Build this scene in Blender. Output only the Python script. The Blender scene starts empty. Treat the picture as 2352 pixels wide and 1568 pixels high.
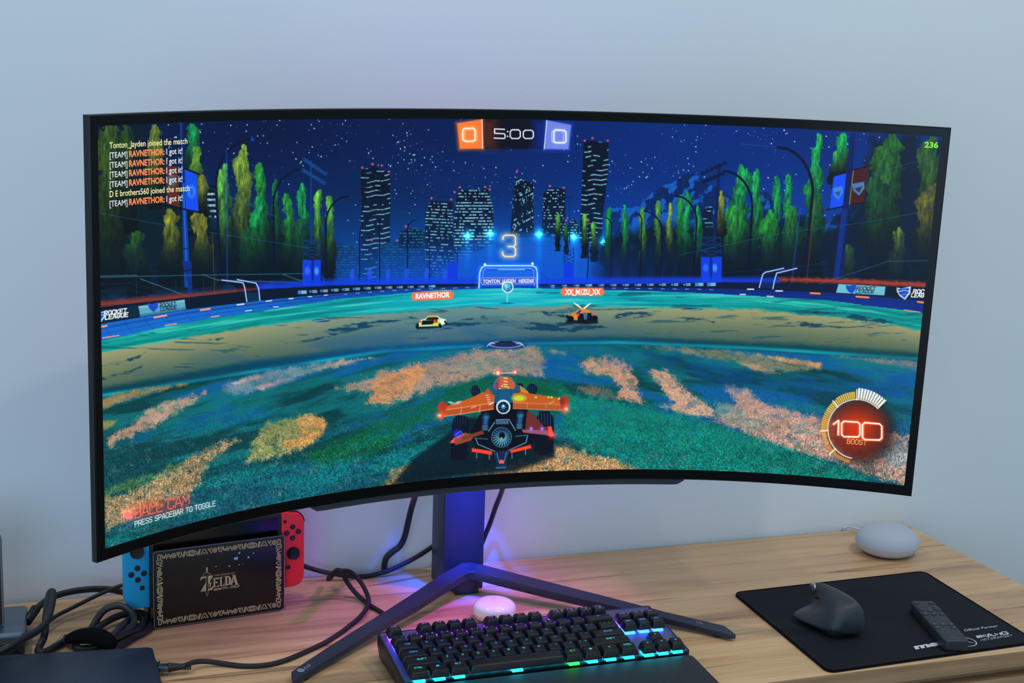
import bpy, bmesh, math, random
import numpy as np
from mathutils import Matrix, Vector
random.seed(4)
SC=bpy.context.scene
COL=SC.collection
# ---------------------------------------------------------------- camera, light, exposure
W,H=2352,1568
CAM=np.array([-0.5970956,-1.6864114,0.7328416]); YAW,PITCH,ROLL=-0.34461184,-0.19167943,0.03168881; F=3443.6199
def rx(a): c,s=math.cos(a),math.sin(a); return np.array([[1,0,0],[0,c,-s],[0,s,c]])
def rz(a): c,s=math.cos(a),math.sin(a); return np.array([[c,-s,0],[s,c,0],[0,0,1]])
RM=rz(YAW)@rx(math.pi/2+PITCH)@rz(ROLL)
cam=bpy.data.cameras.new('camera'); cam.sensor_width=36; cam.lens=36*F/W; cam.clip_start=.01
co=bpy.data.objects.new('camera',cam); COL.objects.link(co)
m4=Matrix([list(RM[i])+[CAM[i]] for i in range(3)]+[[0,0,0,1]]); co.matrix_world=m4
SC.camera=co
SC.view_settings.view_transform='Standard'; SC.view_settings.look='None'; SC.view_settings.gamma=1; SC.view_settings.exposure=0
try: SC.view_settings.use_curve_mapping=False
except Exception: pass
SC.cycles.use_denoising=True
SC.cycles.max_bounces=6; SC.cycles.sample_clamp_indirect=6
wd=bpy.data.worlds.new('room_ambience'); SC.world=wd; wd.use_nodes=True
wd.node_tree.nodes['Background'].inputs[0].default_value=(.48,.71,.88,1)
wd.node_tree.nodes['Background'].inputs[1].default_value=.66
def area(name,loc,target,size,power,col,spread=None):
    l=bpy.data.lights.new(name,'AREA'); l.shape='DISK'; l.size=size; l.energy=power; l.color=col
    if spread: l.spread=spread
    o=bpy.data.objects.new(name,l); COL.objects.link(o); o.location=loc
    o.rotation_euler=(Vector(target)-Vector(loc)).to_track_quat('-Z','Y').to_euler(); return o
area('ceiling_panel_lamp',(.1,-1.3,2.5),(.1,.2,.3),1.3,6,(.85,.97,1))
area('window_daylight',(-1.5,-2.7,.45),(-.3,.29,-.1),1.5,20,(.46,.68,1))  # unseen soft cool fill, added to brighten the lower wall and desk
area('ceiling_downlight',(1.25,-.55,2.3),(.3,.05,0),.06,10.5,(1,.90,.78))
area('ceiling_downlight',(-1.15,.02,2.2),(-.2,0,0),.06,7.5,(1,.88,.76))
area('ceiling_downlight',(.35,-1.9,2.4),(.3,0,0),.09,7,(1,.90,.78))
# ---------------------------------------------------------------- helpers
def ray(x,y): return RM@np.array([(x-W/2)/F,-(y-H/2)/F,-1.])
def at(x,y,z=0.,Y=None):
    d=ray(x,y); t=(z-CAM[2])/d[2] if Y is None else (Y-CAM[1])/d[1]
    return CAM+t*d
def lin(c):
    c=np.asarray(c,float)/255.; return np.where(c<=.04045,c/12.92,((c+.055)/1.055)**2.4)
def L3(r,g,b): return tuple(lin((r,g,b)))+(1.,)
MATS={}
def mat(name,col,rough=.5,metal=0.,emit=None,es=1.,coat=0.,bump=None,spec=.5,alpha=None,trans=0.,var=0.,vscale=40.):
    if name in MATS: return MATS[name]
    m=bpy.data.materials.new(name); m.use_nodes=True; nt=m.node_tree; b=nt.nodes['Principled BSDF']
    c=L3(*col) if max(col)>1 else tuple(col)+(1.,)
    b.inputs['Base Color'].default_value=c; b.inputs['Roughness'].default_value=rough; b.inputs['Metallic'].default_value=metal
    b.inputs['Specular IOR Level'].default_value=spec; b.inputs['Coat Weight'].default_value=coat; b.inputs['Coat Roughness'].default_value=.08
    b.inputs['Transmission Weight'].default_value=trans
    if emit is not None:
        b.inputs['Emission Color'].default_value=L3(*emit); b.inputs['Emission Strength'].default_value=es
    tc=nt.nodes.new('ShaderNodeTexCoord'); nz=nt.nodes.new('ShaderNodeTexNoise'); nz.inputs['Scale'].default_value=vscale; nz.inputs['Detail'].default_value=4
    nt.links.new(tc.outputs['Object'],nz.inputs['Vector'])
    v=var if var else .04
    mx=nt.nodes.new('ShaderNodeMix'); mx.data_type='RGBA'; mx.inputs[6].default_value=tuple(x*(1-v) for x in c[:3])+(1,); mx.inputs[7].default_value=tuple(min(1,x*(1+v)) for x in c[:3])+(1,)
    nt.links.new(nz.outputs['Fac'],mx.inputs[0]); nt.links.new(mx.outputs[2],b.inputs['Base Color'])
    if bump:
        n2=nt.nodes.new('ShaderNodeTexNoise'); n2.inputs['Scale'].default_value=bump[0]; n2.inputs['Detail'].default_value=2; nt.links.new(tc.outputs['Object'],n2.inputs['Vector'])
        bp=nt.nodes.new('ShaderNodeBump'); bp.inputs['Strength'].default_value=bump[1]; bp.inputs['Distance'].default_value=.0005
        nt.links.new(n2.outputs['Fac'],bp.inputs['Height']); nt.links.new(bp.outputs['Normal'],b.inputs['Normal'])
    MATS[name]=m; return m
class MB:
    """collects vertices and faces of one mesh; face material slots by index"""
    def __init__(s): s.v=[];s.f=[];s.m=[];s.sm=[]
    def add(s,v,f,mi=0,smooth=True):
        o=len(s.v); s.v+= [tuple(map(float,p)) for p in v]; s.f+=[tuple(i+o for i in q) for q in f]; s.m+=[mi]*len(f); s.sm+=[smooth]*len(f); return s
    def box(s,x0,x1,y0,y1,z0,z1,mi=0,b=0.,fn=None,seg=3):
        bm=bmesh.new(); bmesh.ops.create_cube(bm,size=1)
        for v in bm.verts: v.co=Vector(((x0+x1)/2+v.co.x*(x1-x0),(y0+y1)/2+v.co.y*(y1-y0),(z0+z1)/2+v.co.z*(z1-z0)))
        if b: bmesh.ops.bevel(bm,geom=list(bm.edges),offset=b,segments=seg,affect='EDGES',profile=.5,clamp_overlap=True)
        vs=[tuple(v.co) for v in bm.verts]
        if fn: vs=[fn(*p) for p in vs]
        s.add(vs,[[v.index for v in f.verts] for f in bm.faces],mi,bool(b)); bm.free(); return s
    def prism(s,pts,z0,z1,mi=0,b=0.,fn=None,seg=2,cap=True):
        """polygon pts (x,y) extruded z0..z1, rounded top and bottom edges"""
        bm=bmesh.new(); vs=[bm.verts.new((p[0],p[1],z0)) for p in pts]; f=bm.faces.new(vs)
        r=bmesh.ops.extrude_face_region(bm,geom=[f]); up=[g for g in r['geom'] if isinstance(g,bmesh.types.BMVert)]
        for v in up: v.co.z=z1
        bmesh.ops.recalc_face_normals(bm,faces=list(bm.faces))
        if b:
            ed=[e for e in bm.edges if abs(e.verts[0].co.z-e.verts[1].co.z)<1e-7]
            bmesh.ops.bevel(bm,geom=ed,offset=b,segments=seg,affect='EDGES',profile=.5,clamp_overlap=True)
        bm.verts.index_update(); vv=[tuple(v.co) for v in bm.verts]
        if fn: vv=[fn(*p) for p in vv]
        s.add(vv,[[v.index for v in f.verts] for f in bm.faces],mi,bool(b)); bm.free(); return s
    def lathe(s,prof,n=40,cx=0,cy=0,mi=0,fn=None):
        v=[];f=[]
        for r,z in prof:
            for k in range(n):
                a=2*math.pi*k/n; v.append((cx+r*math.cos(a),cy+r*math.sin(a),z))
        for i in range(len(prof)-1):
            for k in range(n):
                k2=(k+1)%n; f.append((i*n+k,i*n+k2,(i+1)*n+k2,(i+1)*n+k))
        if prof[0][0]>1e-6: f.append(tuple(range(n))[::-1])
        if prof[-1][0]>1e-6: f.append(tuple((len(prof)-1)*n+k for k in range(n)))
        if fn: v=[fn(*p) for p in v]
        s.add(v,f,mi); return s
    def tube(s,path,r,n=10,mi=0,sub=8,flat=1.):
        P=smooth_path(path,sub); N=len(P); v=[];f=[]
        rr=r if callable(r) else (lambda t:r)
        T=np.gradient(P,axis=0); T/=np.linalg.norm(T,axis=1)[:,None]+1e-12
        u=np.cross(T[0],[0,0,1.]); 
        if np.linalg.norm(u)<.1: u=np.cross(T[0],[1.,0,0])
        u/=np.linalg.norm(u)
        for i in range(N):
            u=u-T[i]*np.dot(u,T[i]); u/=np.linalg.norm(u)+1e-12; w=np.cross(T[i],u); q=rr(i/(N-1))
            for k in range(n):
                a=2*math.pi*k/n; v.append(P[i]+u*q*math.cos(a)+w*q*math.sin(a)*flat)
        for i in range(N-1):
            for k in range(n):
                k2=(k+1)%n; f.append((i*n+k,i*n+k2,(i+1)*n+k2,(i+1)*n+k))
        f.append(tuple(range(n))[::-1]); f.append(tuple((N-1)*n+k for k in range(n)))
        s.add(v,f,mi); return s
    def grid(s,rows,mi=0,closed=False,caps=False):
        n=len(rows[0]); v=[p for r in rows for p in r]; f=[]
        for i in range(len(rows)-1):
            for k in range(n if closed else n-1):
                k2=(k+1)%n; f.append((i*n+k,i*n+k2,(i+1)*n+k2,(i+1)*n+k))
        if caps: f.append(tuple(range(n))[::-1]); f.append(tuple((len(rows)-1)*n+k for k in range(n)))
        s.add(v,f,mi); return s
    def text(s,st,fn,mi=0,bold=0.,fit=True,space=1.):
        """lettering: fn(u,v) -> point; u 0..1 across the words, v 0 baseline .. 1 cap height"""
        vs,fs=stroke_text(st,*space) if isinstance(space,tuple) else text_mesh(st,bold,space); s.add([fn(u,v) for u,v in vs],fs,mi,False); return s
    def build(s,name,mats,parent=None,auto=35):
        me=bpy.data.meshes.new(name); me.from_pydata(s.v,[],s.f); 
        if not isinstance(mats,(list,tuple)): mats=[mats]
        for m in mats: me.materials.append(m)
        me.polygons.foreach_set('material_index',s.m); me.polygons.foreach_set('use_smooth',s.sm)
        me.update()
        try: me.set_sharp_from_angle(angle=math.radians(auto))
        except Exception: pass
        o=bpy.data.objects.new(name,me); COL.objects.link(o)
        if parent: o.parent=parent
        return o
def smooth_path(P,sub=8):
    P=np.asarray(P,float)
    if sub<=1 or len(P)<3: return P
    Q=np.vstack([2*P[0]-P[1],P,2*P[-1]-P[-2]]); out=[]
    for i in range(1,len(Q)-2):
        p0,p1,p2,p3=Q[i-1:i+3]
        for k in range(sub):
            t=k/sub; out.append(.5*((2*p1)+(-p0+p2)*t+(2*p0-5*p1+4*p2-p3)*t*t+(-p0+3*p1-3*p2+p3)*t**3))
    out.append(P[-1]); return np.array(out)
# square technical capitals drawn as strokes on a 4 x 6 grid
_O=[(1,0),(3,0),(4,1),(4,5),(3,6),(1,6),(0,5),(0,1),(1,0)]
SG={'A':[[(0,0),(0,1),(1.6,6),(2.4,6),(4,1),(4,0)],[(.7,2),(3.3,2)]],'B':[[(0,0),(0,6),(3,6),(3.8,5.3),(3.8,3.9),(3,3.2),(0,3.2)],[(3,3.2),(4,2.4),(4,.8),(3.2,0),(0,0)]],'C':[[(4,1.4),(4,1),(3,0),(1,0),(0,1),(0,5),(1,6),(3,6),(4,5),(4,4.6)]],
'D':[[(0,0),(0,6),(3,6),(4,5),(4,1),(3,0),(0,0)]],'E':[[(4,0),(0,0),(0,6),(4,6)],[(0,3.1),(3.3,3.1)]],'F':[[(0,0),(0,6),(4,6)],[(0,3.1),(3.2,3.1)]],'G':[[(4,4.8),(3,6),(1,6),(0,5),(0,1),(1,0),(3,0),(4,1),(4,2.8),(2.3,2.8)]],
'H':[[(0,0),(0,6)],[(4,0),(4,6)],[(0,3),(4,3)]],'I':[[(0,0),(0,6)]],'J':[[(0,1.2),(1,0),(2.6,0),(3.6,1),(3.6,6)]],'K':[[(0,0),(0,6)],[(4,6),(.6,3.1),(4,0)],[(0,3.1),(.6,3.1)]],'L':[[(0,6),(0,0),(3.6,0)]],'M':[[(0,0),(0,6),(2.2,2.2),(4.4,6),(4.4,0)]],
'N':[[(0,0),(0,6),(4,0),(4,6)]],'O':[_O],'P':[[(0,0),(0,6),(3,6),(4,5.2),(4,3.6),(3,2.7),(0,2.7)]],'Q':[_O,[(2.4,1.6),(4.2,-.3)]],'R':[[(0,0),(0,6),(3,6),(4,5.2),(4,3.7),(3,2.8),(0,2.8)],[(2.2,2.8),(4,0)]],
'S':[[(0,1.1),(1,0),(3,0),(4,1),(4,2.2),(3.1,3),(.9,3.2),(0,4),(0,5),(1,6),(3,6),(4,4.9)]],'T':[[(0,6),(4,6)],[(2,6),(2,0)]],'U':[[(0,6),(0,1),(1,0),(3,0),(4,1),(4,6)]],'V':[[(0,6),(2,0),(4,6)]],'W':[[(0,6),(1.3,0),(2.6,4.6),(3.9,0),(5.2,6)]],'X':[[(0,0),(4,6)],[(0,6),(4,0)]],
'Y':[[(0,6),(2,3),(4,6)],[(2,3),(2,0)]],'Z':[[(0,6),(4,6),(0,0),(4,0)]],'0':[_O],'1':[[(0,4.8),(1.4,6),(1.4,0)]],'2':[[(0,5),(1,6),(3,6),(4,5),(4,3.7),(0,0),(4,0)]],'3':[[(0,6),(4,6),(2.2,3.5),(4,2.4),(4,1),(3,0),(1,0),(0,1)]],'4':[[(3,0),(3,6),(0,1.7),(4,1.7)]],'5':[[(4,6),(0,6),(0,3.4),(3,3.4),(4,2.5),(4,1),(3,0),(0,0)]],
'6':[[(3.6,6),(1,6),(0,5),(0,1),(1,0),(3,0),(4,1),(4,2.4),(3,3.3),(0,3.3)]],'7':[[(0,6),(4,6),(1.6,0)]],'8':[[(1,3.2),(0,4),(0,5),(1,6),(3,6),(4,5),(4,4),(3,3.2),(1,3.2),(0,2.3),(0,1),(1,0),(3,0),(4,1),(4,2.3),(3,3.2)]],'9':[[(0,0),(3,0),(4,1),(4,5),(3,6),(1,6),(0,5),(0,3.6),(1,2.7),(4,2.7)]],
'-':[[(0,3),(2.6,3)]],'_':[[(0,0),(3,0)]],'=':[[(0,2),(3,2)],[(0,4),(3,4)]],'+':[[(0,3),(3.4,3)],[(1.7,1.3),(1.7,4.7)]],'[':[[(1.4,6),(0,6),(0,0),(1.4,0)]],']':[[(0,6),(1.4,6),(1.4,0),(0,0)]],'{':[[(1.8,6),(.9,5.4),(.9,3.6),(0,3),(.9,2.4),(.9,.6),(1.8,0)]],'}':[[(0,6),(.9,5.4),(.9,3.6),(1.8,3),(.9,2.4),(.9,.6),(0,0)]],
'\\':[[(0,6),(2.4,0)]],'/':[[(0,0),(2.4,6)]],'|':[[(0,-.5),(0,6.5)]],'!':[[(0,6),(0,2)],[(0,.6),(0,0)]],'@':[[(3,1.8),(1.4,1.8),(1.4,4),(3,4),(3,1.6),(4.2,1.6),(4.2,5),(3.2,6),(1,6),(0,5),(0,1),(1,0),(3.6,0)]],'#':[[(1,0),(1.6,6)],[(2.8,0),(3.4,6)],[(0,2),(4.2,2)],[(.2,4),(4.4,4)]],'$':[[(0,1),(3,1),(4,2),(3,3),(1,3),(0,4),(1,5),(4,5)],[(2,-.4),(2,6.4)]],
'%':[[(0,0),(4,6)],[(.2,5.8),(1.2,5.8),(1.2,4.6),(.2,4.6),(.2,5.8)],[(2.8,1.4),(3.8,1.4),(3.8,.2),(2.8,.2),(2.8,1.4)]],'^':[[(0,3.6),(1.6,6),(3.2,3.6)]],'&':[[(4,0),(.8,4.6),(1,6),(2.4,6),(2.6,4.8),(0,2),(.3,.4),(1.6,0),(3.8,2.4)]],'*':[[(1.6,2),(1.6,5.4)],[(0,2.7),(3.2,4.7)],[(0,4.7),(3.2,2.7)]],
'(':[[(1.4,6.4),(0,4.6),(0,1.4),(1.4,-.4)]],')':[[(0,6.4),(1.4,4.6),(1.4,1.4),(0,-.4)]],'`':[[(0,6),(1,4.8)]],'~':[[(0,2.7),(1,3.5),(2.4,2.6),(3.4,3.4)]],';':[[(0,4),(0,3.4)],[(.2,.8),(-.3,-.9)]],':':[[(0,4),(0,3.4)],[(0,.6),(0,0)]],"'":[[(0,6),(0,4.4)]],'"':[[(0,6),(0,4.4)],[(1.2,6),(1.2,4.4)]],',':[[(.3,.8),(-.2,-.9)]],'.':[[(0,.6),(0,0)]],'<':[[(3,5),(0,3),(3,1)]],'>':[[(0,5),(3,3),(0,1)]],'?':[[(0,4.8),(.8,6),(2.8,6),(3.6,5),(3.6,4),(1.8,2.8),(1.8,1.8)],[(1.8,.6),(1.8,0)]]}
def stroke_text(st,w=.75,sp=1.5,slant=0.):
    """(u,v) vertices and faces of a line of stroke capitals; u 0..1, v in cap heights"""
    x=0;V=[];Fc=[]
    for ch in st:
        if ch==' ': x+=3.; continue
        xs=[q[0] for s in SG[ch] for q in s]; x-=min(min(xs),0)
        for s in SG[ch]:
            P=np.array(s,float); closed=len(P)>3 and np.allclose(P[0],P[-1]); n=len(P); Lf=[];Rt=[]
            for i in range(n):
                a=P[i]-P[i-1] if i>0 else (P[-1]-P[-2] if closed else P[1]-P[0]); b=P[i+1]-P[i] if i<n-1 else (P[1]-P[0] if closed else P[-1]-P[-2])
                a=a/np.linalg.norm(a);b=b/np.linalg.norm(b); na=np.array([-a[1],a[0]]);nb=np.array([-b[1],b[0]]); m=na+nb; l=np.dot(m,m)
                m=m/l*2 if l>.3 else nb; q=P[i].copy()
                if not closed and i==0: q=q-b*w*.5*(0 if ch in'MNVWXZ47' else .9)
                if not closed and i==n-1: q=q+a*w*.5*(0 if ch in'MNVWXZ47' else .9)
                Lf.append(q+m*w/2);Rt.append(q-m*w/2)
            o=len(V); V+=[(x+p[0]+slant*p[1],p[1]/6) for pr in zip(Lf,Rt) for p in pr]
            Fc+=[(o+2*i,o+2*i+1,o+2*i+3,o+2*i+2) for i in range(n-1)]
        x+=max(xs)+sp
    us=[v[0] for v in V]; a,b=min(us),max(us); return [((u-a)/(b-a),v) for u,v in V],Fc
_TX={}
def text_mesh(st,bold=0.,space=1.):
    k=(st,bold,space)
    if k in _TX: return _TX[k]
    c=bpy.data.curves.new('lettering','FONT'); c.body=st; c.size=1; c.offset=bold; c.resolution_u=3; c.space_character=space
    o=bpy.data.objects.new('lettering',c); COL.objects.link(o)
    me=bpy.data.meshes.new_from_object(o.evaluated_get(bpy.context.evaluated_depsgraph_get()))
    v=np.array([x.co[:] for x in me.vertices]); f=[tuple(p.vertices) for p in me.polygons]
    bpy.data.objects.remove(o); bpy.data.curves.remove(c); bpy.data.meshes.remove(me)
    x0,x1=v[:,0].min(),v[:,0].max()
    _TX[k]=([((a-x0)/(x1-x0+1e-9),b/CAPH) for a,b,_ in v],f); return _TX[k]
CAPH=1.
_v,_f=text_mesh('H'); CAPH=max(b for a,b in _v); _TX.clear()
def quad(bl,br,cap):
    """mapping for text on a plane: baseline from bl to br, cap vector"""
    bl,br,cap=map(np.asarray,(bl,br,cap)); return lambda u,v: bl+(br-bl)*u+cap*v
def thing(name,label,cat,loc=(0,0,0),rot=None,group=None):
    o=bpy.data.objects.new(name,None); COL.objects.link(o); o.location=loc; o.empty_display_size=.02
    if rot: o.rotation_euler=rot
    tag(o,label,cat,group); return o
def tag(o,label,cat,group=None,kind=None):
    o['label']=label; o['category']=cat
    if group: o['group']=group
    if kind: o['kind']=kind
    return o
def origin_to(o,loc):
    """moves a mesh object's origin to loc, leaving the shape where it is"""
    loc=Vector(loc); o.data.transform(Matrix.Translation(-loc)); o.location=loc; return o
# ---------------------------------------------------------------- picture shown on the monitor
import numpy as np
RNG=np.random.RandomState(7)
TAB=RNG.rand(256,256).astype(np.float32)
def vn(x,y):
    xi=np.floor(x);yi=np.floor(y);fx=x-xi;fy=y-yi
    fx=fx*fx*(3-2*fx);fy=fy*fy*(3-2*fy)
    a=xi.astype(np.int64)&255;b=yi.astype(np.int64)&255;a1=(a+1)&255;b1=(b+1)&255
    return (TAB[a,b]*(1-fx)+TAB[a1,b]*fx)*(1-fy)+(TAB[a,b1]*(1-fx)+TAB[a1,b1]*fx)*fy
def fbm(x,y,o=4):
    r=0;a=.5;n=0
    for k in range(o):
        r=r+a*vn(x+17.3*k,y+9.1*k);n+=a;a*=.55;x=x*2.03;y=y*2.03
    return r/n
def sst(a,b,x):
    t=np.clip((x-a)/(b-a),0,1);return t*t*(3-2*t)
class Canvas:
    def __init__(s,X,Y):
        s.X=X.astype(np.float32);s.Y=Y.astype(np.float32);s.C=np.zeros(X.shape+(3,),np.float32)
        s.Xc=s.X[::8,::8];s.Yc=s.Y[::8,::8]
    def win(s,x0,y0,x1,y1,m=9):
        k=(s.Xc>=x0-m)&(s.Xc<=x1+m)&(s.Yc>=y0-m)&(s.Yc<=y1+m)
        r=np.where(k.any(1))[0];c=np.where(k.any(0))[0]
        if len(r)==0:return None
        return (slice(max(0,r[0]*8-8),r[-1]*8+9),slice(max(0,c[0]*8-8),c[-1]*8+9))
    def mix(s,w,col,a):
        c=np.asarray(col,np.float32)
        s.C[w]+= (c-s.C[w])*a[...,None]
    def add(s,w,col,a):
        s.C[w]+=np.asarray(col,np.float32)*a[...,None]
    def sd(s,w,P,closed=True):
        X=s.X[w];Y=s.Y[w];d=np.full(X.shape,1e9,np.float32);ins=np.zeros(X.shape,bool)
        n=len(P)
        for i in range(n if closed else n-1):
            ax,ay=P[i];bx,by=P[(i+1)%n];ex,ey=bx-ax,by-ay
            t=np.clip(((X-ax)*ex+(Y-ay)*ey)/(ex*ex+ey*ey+1e-9),0,1)
            d=np.minimum(d,np.hypot(X-ax-t*ex,Y-ay-t*ey))
            if closed and ay!=by: ins^=((Y<ay)!=(Y<by))&(X<ax+(Y-ay)*ex/ey)
        return np.where(ins,-d,d) if closed else d
    def poly(s,P,col,a=1,soft=.6,jag=0,js=.15,tex=None,hf=0):
        P=[tuple(map(float,p)) for p in P];xs=[p[0] for p in P];ys=[p[1] for p in P];m=soft+jag+2
        w=s.win(min(xs)-m,min(ys)-m,max(xs)+m,max(ys)+m)
        if w is None:return
        d=s.sd(w,P)
        if jag: d=d+(fbm(s.X[w]*js,s.Y[w]*js,3)-.5)*2*jag+(fbm(s.X[w]*.7,s.Y[w]*.7,2)-.5)*jag*hf
        al=np.clip(.5-d/(2*soft),0,1)*a
        if tex is not None: al=al*tex(s.X[w],s.Y[w])
        if callable(col): s.C[w]+=(col(s.X[w],s.Y[w])-s.C[w])*al[...,None]
        else: s.mix(w,col,al)
    def line(s,P,wd,col,a=1,soft=.6,closed=False,glow=None,wd2=None):
        P=[tuple(map(float,p)) for p in P];xs=[p[0] for p in P];ys=[p[1] for p in P];m=wd+soft+2+(glow[0]*2 if glow else 0)
        w=s.win(min(xs)-m,min(ys)-m,max(xs)+m,max(ys)+m)
        if w is None:return
        if closed:P=P+[P[0]]
        d=s.sd(w,P,False)
        if glow: s.add(w,glow[1],np.exp(-(d/glow[0])**2)*glow[2])
        s.mix(w,col,np.clip(.5-(d-wd/2)/(2*soft),0,1)*a)
    def dot(s,x,y,r,col,a=1,soft=.6,ry=None):
        ry=ry or r;w=s.win(x-r-2,y-ry-2,x+r+2,y+ry+2)
        if w is None:return
        d=(np.hypot((s.X[w]-x)/r,(s.Y[w]-y)/ry)-1)*min(r,ry)
        s.mix(w,col,np.clip(.5-d/(2*soft),0,1)*a)
    def glow(s,x,y,r,col,a=1,ry=None):
        ry=ry or r;w=s.win(x-r*2.4,y-ry*2.4,x+r*2.4,y+ry*2.4)
        if w is None:return
        d2=((s.X[w]-x)/r)**2+((s.Y[w]-y)/ry)**2
        s.add(w,col,np.exp(-d2*1.5)*a)
    def tree(s,x,yt,yb,wd,col,seed=0,dark=(2,22,34),lean=0,fade=1.0):
        w=s.win(x-wd*1.6,yt-6,x+wd*1.6,yb)
        if w is None:return
        X=s.X[w];Y=s.Y[w];H=yb-yt;v=np.clip((Y-yt)/H,0,1)
        xc=x+lean*(Y-yt)+(vn(Y*0.02+seed*3.7,Y*0+seed)-.5)*wd*.7
        pr=wd*(np.clip(v*9,0,1)**.5)*(.62+.5*v**.6)*(.75+.5*vn(Y*.045+seed*5.1,Y*0+seed*2.))
        jag=(fbm(X*.10+seed,Y*.06+seed,2)-.5)*wd*.8+(fbm(X*.35+seed,Y*.22+seed,2)-.5)*7
        d=np.abs(X-xc)+jag-pr
        d=np.where(Y<yt,99,d)
        a=np.clip(.5-d/2.2,0,1)*np.clip((Y-yt)/2,0,1)
        st=fbm(X*.20+seed*9,Y*.06+(X-xc)*.05,4)
        fine=fbm(X*.7+seed*2,Y*.32,2)
        br=np.clip(.25+(st-.32)*1.9,0,1.2)*(.8+.4*fine)
        side=np.clip(1-np.abs(X-xc+wd*.2)/(wd*1.2),0,1)
        f=np.clip(1.25-v*1.45*fade,0,1)*(.45+.55*side)
        L=np.clip(br*.75+.42,0,1.3)*f
        c=np.asarray(dark,np.float32)*(1-v[...,None]*.5)+(np.asarray(col,np.float32)-dark)*L[...,None]
        s.C[w]+=(np.clip(c,0,255)-s.C[w])*(a*(.99))[...,None]
    def windows(s,x0,x1,y0,y1,dy,col,dens=.5,seed=0,slope=0,dw=7,th=1.6,clip=None,bend=0):
        w=s.win(x0,y0,x1,y1,2)
        if w is None:return
        X=s.X[w];Y=s.Y[w];YY=Y+slope*(X-x0)+bend*np.abs(((X-x0)/(x1-x0)*2)%1-.5)
        r=np.floor((YY-y0)/dy);fy=(YY-y0)-r*dy
        n=vn(X/dw+seed*7.7+r*13.7,r*5.3+seed);n2=vn(X/2.1+r*3.,r*9.1+seed)
        n3=vn(r*3.31+seed,X*0+(r*1.7))
        on=sst(1-dens-.04,1-dens+.04,n*.75+n3*.25)*(0.55+.45*n2)
        a=on*np.clip(.5-(np.abs(fy-dy/2)-th/2)/1.0,0,1)*(X>x0)*(X<x1)*(Y>y0)*(Y<y1)
        if clip is not None:a=a*(s.sd(w,clip)<0)
        s.mix(w,col,a)
def paint(X,Y):
    c=Canvas(X,Y);C=c.C;X=c.X;Y=c.Y
    cx=1168.
    L=lambda a,b,t:np.asarray(a,np.float32)+(np.asarray(b,np.float32)-np.asarray(a,np.float32))*t[...,None]
    # sky
    t=sst(270,600,Y);top=L((1,18,64),(2,40,120),sst(500,1700,X));hz=L((2,50,110),(4,62,158),sst(900,1500,X))
    C[:]=top+(hz-top)*(t**1.3)[...,None]
    C*=(.93+.14*fbm(X*.006,Y*.01,3))[...,None]
    # stars
    rs=np.random.RandomState(3);h,w_=X.shape
    n=int(h*w_/150)
    ii=rs.randint(2,h-2,n);jj=rs.randint(2,w_-2,n);xx=X[ii,jj];yy=Y[ii,jj]
    dens=fbm(xx*.014+3,yy*.02,4);keep=(yy<560)&(rs.rand(n)<np.clip((dens-.38)*3.6,.06,1)*np.clip((620-yy)/250,0,1))
    for i,j,x in zip(ii[keep],jj[keep],xx[keep]):
        b=rs.rand()**1.9*1.25+.15
        col=np.array([120,200,235],np.float32)+rs.rand()*np.array([110,50,20])
        k=np.array([[.12,.4,.12],[.4,1,.4],[.12,.4,.12]],np.float32)*b
        if b>.75:k=np.minimum(k*1.7,1)
        v=C[i-1:i+2,j-1:j+2];v+=(col-v)*np.clip(k,0,1)[...,None]
    # mountain
    M=[(1395,620),(1395,480),(1420,476),(1450,478),(1470,470),(1500,440),(1520,427),(1545,420),(1560,410),(1575,400),(1590,397),(1607,406),(1620,420),(1650,430),(1680,455),(1720,470),(1745,445),(1760,440),(1790,465),(1830,490),(1900,510),(1960,470),(1990,480),(2060,520),(2060,640)]
    def mc(x,y):
        n=fbm((x+y*.55)*.045,(y-x*.35)*.035,5);k=sst(.47,.56,n)
        return L((3,34,92),(16,88,186),k)
    c.poly(M,mc,1,1.2,2,.1)
    # haze above horizon
    g=np.exp(-((X-cx)/430)**2)*sst(440,640,Y)
    C+=(np.array([4,92,205],np.float32)-C)*(g*.85)[...,None]
    g=np.exp(-((X-cx)/150)**2)*sst(500,610,Y)
    C+=(np.array([16,118,232],np.float32)-C)*(g*.6)[...,None]
    # buildings
    B=(2,14,40);W=(150,222,232);W2=(70,170,200)
    def bld(P,dy,dens,seed,wc=W,col=B,**k):
        c.poly(P,lambda x,y:L(col,(4,60,120),np.clip((y-440)/260,0,.75)*np.ones_like(x)),1,.8)
        xs=[p[0] for p in P];ys=[p[1] for p in P]
        c.windows(min(xs),max(xs),min(ys)+1,max(ys),dy,wc,dens,seed,clip=P,**k)
    far=[(770,640),(770,566),(815,563),(822,575),(862,556),(915,556),(918,532),(950,520),(972,530),(985,528),(985,640)]
    bld(far,6,.45,11,wc=(30,120,170),col=(2,44,86),dw=4,th=1.8)
    bld([(829,388),(852,386),(855,382),(868,382),(872,388),(890,396),(896,400),(896,556),(870,560),(862,652),(829,652)],11,.5,1,slope=.12,dw=9,th=2.2,bend=5)
    bld([(917,532),(930,528),(940,524),(970,530),(972,570),(917,570)],7,.5,21,wc=W2,dw=3.4)
    bld([(976,640),(977,490),(986,466),(990,461),(1037,463),(1043,470),(1043,640)],7.2,.5,2,dw=4.2,th=2.4,slope=-.05)
    bld([(1040,530),(1048,452),(1058,436),(1090,436),(1110,433),(1122,437),(1127,460),(1133,475),(1133,560),(1045,600)],7,.52,3,dw=3.8,th=2.8)
    bld([(1171,545),(1180,440),(1186,407),(1224,421),(1228,545)],5,.33,4,dw=2.6,th=3.6,wc=(150,215,235),slope=.5)
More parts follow.
